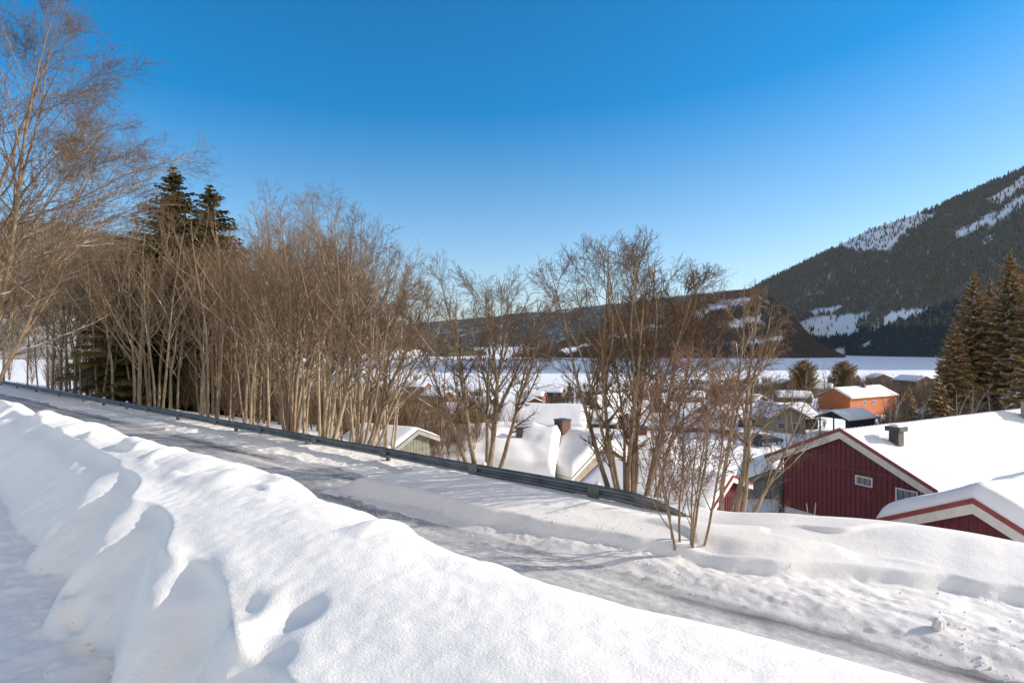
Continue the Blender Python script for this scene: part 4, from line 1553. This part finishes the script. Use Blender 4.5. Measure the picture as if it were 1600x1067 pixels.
def build_village():
    def at(px, py, d):
        return W(px, py, d)
    # orange house
    x, y, z = at(1303, 606, 145)
    house("orange_house", (x, y, z - 6.6), RZ, 8.2, 20, 4.4, 0.49, 'orange', "bright orange house with snowy roof beyond the red house", oh=0.5, of=0.4, thick=0.3, snow_seed=21, board='orange',
          win_r=((6, 2.9, 1.1, 1.0), (10, 2.9, 1.1, 1.0)), chimney=[(0.8, 11, 0.9, 1.2)])
    # grey gabled house with its side wing
    x, y, z = at(1231, 634, 98)
    t, _, _ = house("grey_house", (x, y, z - 5.6), rad(6), 6.4, 9, 3.7, 0.52, 'beige', "beige gabled house with long blue shaded snow roof left of the red house", oh=0.5, of=0.7, thick=0.25, snow_seed=23,
                    board='beige', win_f=((-1.2, 2.2, 1.2, 1.0), (1.5, 1.8, 1.3, 1.6)))
    wm = MB()
    wm.prism([(-4, -3), (4, -3), (4, 2.9), (0, 4.9), (-4, 2.9)], 0, 19)
    w = wm.build("side_wing", M['darkbrown'], t)
    w.location = (8.5, 8.5, 0)
    w.rotation_euler = (0, 0, rad(90))
    rr = MB()
    rr.prism([(-4.6, 2.6), (0, 4.9), (4.6, 2.6), (4.6, 2.76), (0, 5.06), (-4.6, 2.76)], -0.4, 19.4)
    r2 = rr.build("wing_roof", M['roof'], t)
    r2.location = w.location
    r2.rotation_euler = w.rotation_euler
    snow_slab("roof_snow", 4.6, -0.4, 19.4, 5.06, 0.5, 0.3, 25, r2)
    wn_ = MB()
    wn_.box(-4.05, -4.005, 12, 14, 0.8, 2.1)
    wn_.box(-4.05, -4.005, 15.5, 17, 0.8, 2.1)
    wn_.build("window", M['white'], w)
    # carport between them
    x, y, z = at(1302, 643, 96)
    house("carport", (x, y, z - 3.3), RZ, 5.0, 7.5, 2.2, 0.42, 'darkbrown', "open dark carport with snowy roof in front of the orange house", cat="carport", oh=0.5, of=0.5, thick=0.3, snow_seed=27,
          board='darkbrown', open_front=True)
    # snow-laden roofs right below the guardrail
    x, y, z = at(865, 682, 41)
    house("snowy_cabin", (x, y + 1.0, z - 4.6), rad(80), 8.0, 9.5, 2.7, 0.46, 'beige', "cabin under deep rounded snow right behind the five stemmed tree", oh=0.7, of=0.6, thick=0.75, snow_seed=31, board='beige', lump=0.12, nx=40, ny=40,
          chimney=[(-1.4, 2.2, 0.45, 1.25)], chimney_mat='vent')
    x, y, z = at(938, 690, 40)
    house("snowy_cabin", (x, y, z - 4.6), rad(40), 5.6, 8, 2.9, 0.6, 'beige', "cabin with beige gable and deep snow left of the red shed", oh=0.6, of=0.5, thick=0.6, snow_seed=33, board='white', lump=0.1, nx=40, ny=40,
          chimney=[(-0.3, 3.4, 0.85, 1.35)], win_f=((0, 1.8, 1.0, 1.0),))
    x, y, z = at(1065, 688, 45)
    house("snowy_cabin", (x, y + 3, z - 5.0), rad(75), 7.2, 9, 3.0, 0.45, 'darkbrown', "cabin with wide snow roof and reddish brick chimney behind the red shed", oh=0.6, of=0.5, thick=0.55, snow_seed=35, board='darkbrown', lump=0.1, nx=40, ny=40,
          chimney=[(-0.2, 2.4, 0.95, 0.95)])
    x, y, z = at(1208, 735, 38)
    house("grey_shed", (x, y, z - 3.2), rad(-24), 4.0, 5, 2.2, 0.5, 'greywall', "grey boarded shed with snow roof between the red shed and the red house", cat="shed", oh=0.35, of=0.3, thick=0.3, snow_seed=37, board='greywall', battens=0.3)
    # dark house in the middle with big roof to us
    x, y, z = at(898, 634, 80)
    house("dark_house", (x + 2, y + 4, z - 6.2), rad(78), 9.5, 12, 3.4, 0.46, 'brown', "brown house with broad blue shaded snow roof behind the snowy cabins", oh=0.7, of=0.5, thick=0.35, snow_seed=41, board='beige', win_s=((4, 2.0, 1.2, 1.0), (8, 2.0, 1.2, 1.0)))
    # red house with steep gable
    x, y, z = at(925, 618, 108)
    house("dark_red_house", (x, y, z - 6.4), rad(-52), 7.2, 11, 3.2, 0.85, 'red', "dark red steep gabled house in mid village behind the widest bare tree", oh=0.4, of=0.4, thick=0.25, snow_seed=43, board='brown', win_f=((0, 2.2, 1.1, 1.1), (0, 5.0, 0.8, 0.9)))
    x, y, z = at(1120, 632, 118)
    house("redbrown_house", (x, y, z - 5.0), rad(80), 8, 16, 3.2, 0.42, 'redbrown', "long red brown house with low snow roof behind the shrub stems", oh=0.6, of=0.5, thick=0.35, snow_seed=45, board='white', win_s=((4, 1.9, 1.3, 1.1), (9, 1.9, 1.3, 1.1)))
    x, y, z = at(990, 626, 112)
    house("yellow_cabin", (x, y, z - 5.2), rad(5), 4.2, 6, 2.9, 0.6, 'yellow', "small yellow gabled cabin behind the widest bare tree", cat="cabin", oh=0.35, of=0.3, thick=0.25, snow_seed=47, board='white', win_f=((0, 1.8, 0.9, 0.9),))
    # barn and its annex
    x, y, z = at(697, 643, 150)
    house("barn", (x, y, z - 6.8), rad(-50), 6.6, 10, 4.0, 0.75, 'redbrown', "red brown barn with steep snow roof left of the five stemmed tree", cat="barn", oh=0.4, of=0.4, thick=0.2, snow_seed=51, board='brown', win_r=((4, 2.2, 0.9, 0.9),))
    x, y, z = at(676, 660, 146)
    house("red_annex", (x, y, z - 4.2), rad(-40), 4.2, 5, 2.6, 0.6, 'redbrown', "small red outbuilding beside the red brown barn", cat="outbuilding", oh=0.3, of=0.3, thick=0.3, snow_seed=53, board='brown')
    # greenish shed by the rail
    x, y, z = at(645, 673, 33)
    house("boarded_shed", (x, y, z - 2.3), rad(62), 3.2, 3.6, 1.7, 0.35, 'green_grey', "weathered greenish boarded shed behind the guardrail near the arching tree", cat="shed", oh=0.5, of=0.4, thick=0.14, snow_seed=55, board='greywall', battens=0.14)
    x, y, z = at(548, 652, 62)
    house("brown_shed", (x, y, z - 2.8), rad(30), 4.2, 5, 2.1, 0.45, 'redbrown', "red brown shed seen through the trunks at the right end of the wood", cat="shed", oh=0.3, of=0.3, thick=0.2, snow_seed=57, board='brown')
    # far houses
    far = [(1233, 594, 235, -15, 7, 10, 'brown', "small brown gabled house on the flat left of the orange house"),
           (1338, 586, 260, 35, 7, 11, 'brown', "brown house with blue shaded snow roof beyond the orange house"),
           (1380, 585, 262, -20, 8.5, 13, 'brown', "large brown gabled building at the edge of the trees beyond the orange house"),
           (1300, 600, 215, 60, 7, 10, 'beige', "low house under blue snow just left behind the orange house"),
           (1165, 600, 300, 70, 8, 14, 'brown', "brown house by the edge of the frozen flat, left of the far pines"),
           (1060, 603, 330, 75, 8, 12, 'darkbrown', "dark house at the edge of the flat behind the red brown house"),
           (668, 598, 300, 70, 8, 11, 'brown', "far brown house with blue snow roof on the open field"),
           (590, 600, 310, 70, 8, 12, 'darkbrown', "far dark house among bushes at the edge of the open field"),
           (735, 632, 170, 65, 7, 9, 'darkbrown', "dark house behind the five stemmed tree beside the barn"),
           (770, 622, 205, 60, 7, 10, 'brown', "dark brown house left of the big snow roof, below the open field"),
           (850, 612, 240, 75, 7, 11, 'redbrown', "red brown house with snow roof near the shore, above the brown house with broad roof"),
           (1100, 612, 200, 70, 7, 12, 'beige', "beige house with snow roof above the long red brown house"),
           (1190, 618, 165, 40, 7, 11, 'darkbrown', "dark gabled house above the beige gabled house"),
           (620, 640, 150, 60, 7, 10, 'brown', "brown house seen through the arching tree left of the barn"),
           (1265, 612, 185, 75, 7, 10, 'darkbrown', "dark low house left of the orange house"),
           (700, 612, 235, 60, 7, 11, 'redbrown', "red brown house among bushes right of the far brown house on the field"),
           (820, 636, 135, 70, 7, 10, 'beige', "beige house with snow roof between the five stemmed tree and the dark red gabled house"),
           (1010, 616, 190, 30, 6, 9, 'redbrown', "red brown gabled house above the yellow cabin"),
           (1085, 650, 92, 75, 7, 10, 'beige', "beige house with blue shaded roof right of the widest bare tree"),
           (1150, 652, 88, 65, 6, 9, 'darkbrown', "dark house with snow roof behind the slender pale tree"),
           (655, 640, 175, 25, 7, 10, 'darkbrown', "dark gabled house uphill of the red brown barn, left of it"),
           (765, 652, 118, 65, 7, 10, 'brown', "brown house under snow right of the barn, seen between the five stems"),
           (835, 622, 195, 20, 6, 9, 'red', "small red gabled cabin above the brown house with the broad roof"),
           (880, 606, 270, 70, 8, 12, 'darkbrown', "dark low house near the shore left of the widest bare tree"),
           (955, 606, 255, 60, 7, 11, 'brown', "brown house near the shore behind the widest bare tree"),
           (965, 645, 100, 70, 6.5, 9, 'darkbrown', "dark cabin with snow roof below the dark red steep gabled house"),
           (1040, 628, 145, 60, 7, 10, 'red', "red house with snow roof above the long red brown house, left end"),
           (1175, 640, 110, 70, 7, 10, 'brown', "brown house beside the left end of the beige gabled house"),
           (1446, 588, 225, 10, 8, 11, 'brown', "brown house half hidden by the trees left of the spruces")]
    for i, (px, py, d, rz, w_, L_, wl_, lb) in enumerate(far):
        x, y, z = at(px, py, d)
        h = 2.9
        house("village_house", (x, y, z - (h + 0.45 * w_ / 2)), rad(rz), w_, L_, h, 0.45, wl_, lb, oh=0.5, of=0.4, thick=0.35, snow_seed=61 + i, board='beige', nx=14, ny=12,
              win_f=((0, 1.7, 1.2, 1.1),), win_s=((3, 1.7, 1.2, 1.0),), deep=6)


build_village()


# ------------------------------------------------------------------ guardrail
def build_guardrail():
    V0 = 12.55
    ztop = -3.545
    o = thing("guardrail", (*uvw(0, V0), -4.1), ROADROT, "long grey steel guardrail running along the far side of the road", "guardrail")
    # W-beam profile (offset towards the road, height)
    prof = [(0.00, 0.310), (0.012, 0.300), (0.075, 0.262), (0.083, 0.240), (0.075, 0.215), (0.012, 0.178), (0.004, 0.155),
            (0.012, 0.132), (0.075, 0.095), (0.083, 0.070), (0.075, 0.048), (0.012, 0.010), (0.00, 0.0)]
    front = [(a, b) for a, b in prof]
    back = [(a - 0.012, b) for a, b in prof[::-1]]
    ring = front + back
    us = np.concatenate([np.arange(4.1, 7, 0.3), np.arange(7, 30, 1.0), np.arange(30, 126, 4.0)])
    n = len(ring)
    v = []
    for u in us:
        for a, b in ring:
            v.append((u, a + 0.06, ztop - 0.31 + b + 4.1 + 0.006 * math.sin(u * 0.9) - 0.60 * max(0, (6.4 - u) / 2.3) ** 1.7))
    f = []
    for i in range(len(us) - 1):
        for k in range(n):
            m = (k + 1) % n
            f.append((i * n + k, i * n + m, (i + 1) * n + m, (i + 1) * n + k))
    me = np_mesh("beam", np.array(v), np.array(f), 4, False)
    beam = obj("beam", me, M['steel'], o)
    # joint bolts and splice plates
    for u in np.arange(7.2, 60, 4.0):
        sp = MB()
        sp.box(u - 0.16, u + 0.16, 0.145, 0.149, ztop + 4.1 - 0.30, ztop + 4.1 - 0.005)
        for q in (-0.1, 0.1):
            for zz in (-0.075, -0.235):
                sp.box(u + q - 0.018, u + q + 0.018, 0.142, 0.165, ztop + 4.1 + zz - 0.018, ztop + 4.1 + zz + 0.018)
        sp.build("splice_plate", M['steel'], beam)
    for u in (7.2, 10.95, 15.2, 20.0, 25.6, 31.7, 38.7, 42.6, 46.5, 52, 58, 64, 70, 78):
        b = MB()
        b.cyl(u, -0.07, -0.9, ztop + 4.1 - 0.02, 0.085, 0.08, 12)
        po = b.build("post", M['post'], o)
        s = MB()
        s.cyl(u, -0.07, ztop + 4.1 - 0.019, ztop + 4.1 + 0.05, 0.085, 0.05, 12)
        s.build("snow_cap", M['snow_roof'], po)


build_guardrail()


# ------------------------------------------------------------------ village trees and bushes
def build_village_trees():
    rng = random.Random(11)
    small = [vase(701, 4, 6, 0.15, 0.07, (8, 7, 5), 0.25), vase(702, 3, 6.5, 0.10, 0.07, (9, 7, 5), 0.3), vase(703, 10, 3.2, 0.5, 0.03, (9, 7, 5), 0.12, lr=0.45)]
    birch = [vase(704, 2, 9, 0.06, 0.09, (14, 7, 5), 0.3, lr=0.22), vase(705, 1, 10, 0.05, 0.10, (20, 7, 5), 0.3, lr=0.22)]
    labs = [("brown bare garden tree among the village houses", "bare garden trees in the village"),
            ("upright brown bare garden tree among the village houses", "upright bare garden trees in the village"),
            ("bushy brown bare shrub among the village houses", "bare garden shrubs in the village")]
    first = {}

    def put(k, px, d, s, mats, name, lab, cat, grp):
        x = (px - 800) / 900 * d
        if any((x - a) ** 2 + (d - b) ** 2 < r_ * r_ for a, b, r_ in HOUSES):
            return
        z = gz(x, d) - 0.05
        ms = small[k] if k < 3 else birch[k - 3]
        key = (k, mats[1].name, lab)
        if key in first:
            o = copy_tree(first[key])
            o.location = (x, d, z)
            o.rotation_euler = (0, 0, rng.uniform(0, 6.28))
            o.scale = (s, s, s)
        else:
            first[key] = tree_thing(name, ms, mats, (x, d, z), rng.uniform(0, 6.28), s, lab, cat, grp)
    # garden trees spread over the village
    for i in range(230):
        d = rng.uniform(70, 260)
        px = rng.uniform(520, 1290)
        if 600 < px < 960 and d < 105:
            continue
        k = rng.choice([0, 1, 2, 2])
        s = rng.uniform(0.5, 0.95) * (1.25 if d > 150 else 0.85)
        put(k, px, d, s, (M['bark'], M['twig'] if k != 2 else M['twig_red']), "shrub" if k == 2 else "bare_tree", labs[k][0], "shrub" if k == 2 else "tree", labs[k][1])
    # birches in front of the spruces on the right
    for i in range(26):
        px = rng.uniform(1385, 1620)
        d = rng.uniform(68, 98)
        put(3 + rng.randrange(2), px, d, rng.uniform(0.7, 1.0), (M['bark_birch'], M['twig_orange']), "birch_tree", "slender pale stemmed birch in the thicket below the spruces on the right", "birch", "birches below the spruces")
    for i in range(34):
        px = rng.uniform(1190, 1480)
        d = rng.uniform(165, 235)
        put(3 + rng.randrange(2), px, d, rng.uniform(0.9, 1.4), (M['bark'], M['twig_orange']), "birch_tree", "rusty brown bare birch on the flat beyond the orange house", "birch", "birches beyond the orange house")
    # undergrowth too fine to count
    r2 = np.random.default_rng(31)
    Q = []
    Hh = []
    for (p0, p1, d0, d1, n, h) in ((520, 900, 90, 260, 620, 2.6), (900, 1290, 105, 260, 420, 2.4), (640, 720, 60, 110, 60, 2.0), (815, 1020, 250, 330, 520, 5), (1050, 1290, 220, 320, 560, 5.5), (620, 740, 190, 260, 260, 5), (480, 640, 120, 260, 300, 5), (1325, 1480, 165, 235, 360, 7.5), (640, 1000, 100, 200, 260, 2.6), (1380, 1640, 66, 100, 520, 5.0), (1330, 1420, 100, 130, 90, 2.5)):
        px = r2.uniform(p0, p1, n)
        d = r2.uniform(d0, d1, n)
        x = (px - 800) / 900 * d
        Q.append(np.stack([x, d, ground_z(x, d) - 0.1], 1))
        Hh.append(h * (0.5 + 0.8 * r2.random(n)))
    brush_wood("brushwood", np.concatenate(Q), np.concatenate(Hh), r2, M['twig'], "fine brown brushwood between the village houses and below the spruces", 70, 0.0045)
    # hedges and bushes out on the flat
    Q = []
    Hh = []
    for (p0, p1, d0, d1, n, h) in ((430, 700, 420, 460, 260, 6), (480, 660, 620, 700, 240, 7), (640, 860, 900, 960, 200, 8), (880, 1240, 400, 430, 260, 5), (600, 1000, 1300, 1450, 300, 9), (520, 760, 330, 400, 260, 5)):
        px = r2.uniform(p0, p1, n)
        d = r2.uniform(d0, d1, n) + 25 * fbm(px / 60, px * 0, 3, 211)
        x = (px - 800) / 900 * d
        k = fbm(px / 25, d / 60, 3, 213) > -0.1
        x, d, n = x[k], d[k], int(k.sum())
        Q.append(np.stack([x, d, ground_z(x, d) - 0.2], 1))
        Hh.append(h * (0.5 + 0.8 * r2.random(n)))
    brush_wood("field_bushes", np.concatenate(Q), np.concatenate(Hh), r2, M['twig_orange'], "brown bushes and hedgerows in bands across the snowy flat of the valley", 40, 0.016)
    # undergrowth in the wood by the rail
    n = 760
    u = r2.uniform(26, 98, n)
    v = r2.uniform(16, 30, n) + r2.random(n) * 0.4 * u
    x, y = u * AX[0] + v * NX[0], u * AX[1] + v * NX[1]
    brush_wood("undergrowth", np.stack([x, y, ground_z(x, y) - 0.1], 1), 1.6 + 3.2 * r2.random(n) + 0.02 * u, r2, M['twig'], "brown undergrowth of thin shoots among the trunks of the wood", 80, 0.004)


build_village_trees()


# ------------------------------------------------------------------ parked car and loose snow lumps
def build_car():
    x, y, z = W(1197, 690, 78)
    t = thing("parked_car", (x, y, gz(x, y) + 0.12), rad(20), "dark parked car half hidden by branches in front of the beige house", "car")
    b = MB()
    pr = [(-2.15, 0.35), (2.15, 0.35), (2.2, 0.75), (1.9, 0.9), (1.0, 0.98), (0.35, 1.45), (-1.25, 1.48), (-2.0, 1.0), (-2.2, 0.8)]
    b.prism(pr, -0.85, 0.85)
    body = b.build("body", M['car'], t, bevel=0.05)
    g = MB()
    for yy in (-0.858, 0.852):
        g.prism([(-1.6, 1.02), (0.75, 1.02), (0.28, 1.38), (-1.2, 1.4)], yy, yy + 0.006)
    g.build("side_window", M['glass'], t)
    for sx in (-1.35, 1.35):
        for sy in (-0.8, 0.8):
            w = MB()
            n = 16
            w.prism([(sx + 0.33 * cos(2 * pi * k / n), 0.33 + 0.33 * sin(2 * pi * k / n)) for k in range(n)], sy - 0.11, sy + 0.11)
            wo = w.build("wheel", M['tyre'], t)
            r = MB()
            r.prism([(sx + 0.2 * cos(2 * pi * k / n), 0.33 + 0.2 * sin(2 * pi * k / n)) for k in range(n)], sy - 0.116, sy + 0.116)
            r.build("rim", M['rim'], wo)
    s = MB()
    s.hexa([(-1.2, -0.7, 1.485), (0.3, -0.7, 1.46), (0.3, 0.7, 1.46), (-1.2, 0.7, 1.485)], [(-1.1, -0.6, 1.6), (0.2, -0.6, 1.58), (0.2, 0.6, 1.58), (-1.1, 0.6, 1.6)])
    s.build("roof_snow", M['snow_roof'], t, bevel=0.03)
    for yy in (-0.6, 0.6):
        h = MB()
        h.box(2.15, 2.21, yy - 0.15, yy + 0.15, 0.66, 0.78)
        h.build("headlight", M['white'], t)


build_car()


def build_lumps():
    import bmesh
    rng = random.Random(9)
    spots = [(1467, 968, 9.95, 0.07, "upright pale snow lump on the ploughed edge at the lower right")]
    for px, py, v, r, lb in spots:
        b = (px - 800) / 900
        t = v / (NX[0] * b + NX[1])
        x, y = b * t, t
        u = x * AX[0] + y * AX[1]
        bm = bmesh.new()
        bmesh.ops.create_icosphere(bm, subdivisions=4, radius=r)
        for q in bm.verts:
            s = 1 + 0.42 * float(fbm(np.array([q.co.x * 14]), np.array([q.co.y * 14 + q.co.z * 9]), 3, 5)[0])
            q.co *= s
            q.co.z *= 1.15
        me = bpy.data.meshes.new("snow_lump")
        bm.to_mesh(me)
        bm.free()
        me.shade_smooth()
        o = obj("snow_lump", me, M['snow_verge'])
        o.location = (x, y, max(near_z(u, v), float(road_z(np.array([u]), np.array([v]))[0])) + r * 0.7)
        tag(o, lb, "snow lump")
    # broken chunks fallen from the cut face onto the path
    r3 = np.random.default_rng(43)
    n = 420
    u = r3.uniform(1.5, 11, n)
    v = 0.95 + 0.10 * np.clip(u - 2.0, -3, 8) - np.abs(r3.standard_normal(n)) * 0.32 + 0.08
    z = bank_z(u, v)
    rr = 0.004 + 0.016 * r3.random(n) ** 4
    tet = np.array([(0.2, 0.1, 0.65), (1.1, 0.1, 0.25), (-0.1, 1.0, 0.2), (-1.1, 0, 0.3), (0, -1.0, 0.15), (0.1, 0, -1)], float)
    tf = np.array([(0, 1, 2), (0, 2, 3), (0, 3, 4), (0, 4, 1), (5, 2, 1), (5, 3, 2), (5, 4, 3), (5, 1, 4)])
    jit = tet[None] * (0.55 + 0.9 * r3.random((n, 6, 1))) * rr[:, None, None]
    V = jit + np.stack([u, -v, z + rr * 0.1], 1)[:, None]
    F = tf[None] + np.arange(n)[:, None, None] * 6
    o = obj("snow_chunks", np_mesh("snow_chunks", V.reshape(-1, 3), F.reshape(-1, 3), 3, False), M['snow'])
    road_frame(o)
    tag(o, "small broken snow chunks along the foot of the cut snow bank", "snow chunks", kind='stuff')
    # crumbs of ploughed snow along the edge: uncountable
    r2 = np.random.default_rng(41)
    n = 1500
    u = r2.uniform(-3, 16, n)
    v = 9.25 + np.abs(r2.standard_normal(n)) * 0.75 - 0.08 * np.clip(u - 6, 0, 8)
    msk = fbm(u * 0.7, v * 1.3, 3, 97) > 0.05
    u, v = u[msk], v[msk]
    n = len(u)
    z = np.maximum(verge_z(u, v), road_z(u, v))
    rr = 0.006 + 0.026 * r2.random(n) ** 4
    ico = np.array([(0, 0, 1), (0.9, 0, 0), (0, 0.9, 0), (-0.9, 0, 0), (0, -0.9, 0), (0, 0, -1)], float)
    fc = np.array([(0, 1, 2), (0, 2, 3), (0, 3, 4), (0, 4, 1), (5, 2, 1), (5, 3, 2), (5, 4, 3), (5, 1, 4)])
    jit = ico[None] * (0.7 + 0.6 * r2.random((n, 6, 1))) * rr[:, None, None]
    V = jit + np.stack([u, -v, z + rr * 0.1], 1)[:, None]
    F = fc[None] + np.arange(n)[:, None, None] * 6
    o = obj("snow_crumbs", np_mesh("snow_crumbs", V.reshape(-1, 3), F.reshape(-1, 3), 3, True), M['snow_verge'])
    road_frame(o)
    tag(o, "loose crumbs of ploughed snow along the road edge", "snow crumbs", kind='stuff')


build_lumps()


# ------------------------------------------------------------------ haze
def build_haze():
    m = bpy.data.materials.new("valley_air")
    m.use_nodes = True
    nt = m.node_tree
    nt.nodes.remove(nt.nodes["Principled BSDF"])
    v = nt.nodes.new("ShaderNodeVolumePrincipled")
    v.inputs["Color"].default_value = (0.62, 0.78, 1.0, 1)
    v.inputs["Density"].default_value = 0.000024
    v.inputs["Anisotropy"].default_value = 0.2
    nt.links.new(v.outputs[0], nt.nodes["Material Output"].inputs["Volume"])
    b = MB()
    b.box(-9500, 9500, -400, 9500, -75, 1000)
    o = b.build("haze", m)
    tag(o, "thin blue air lying over the valley", "haze", kind='stuff')


build_haze()
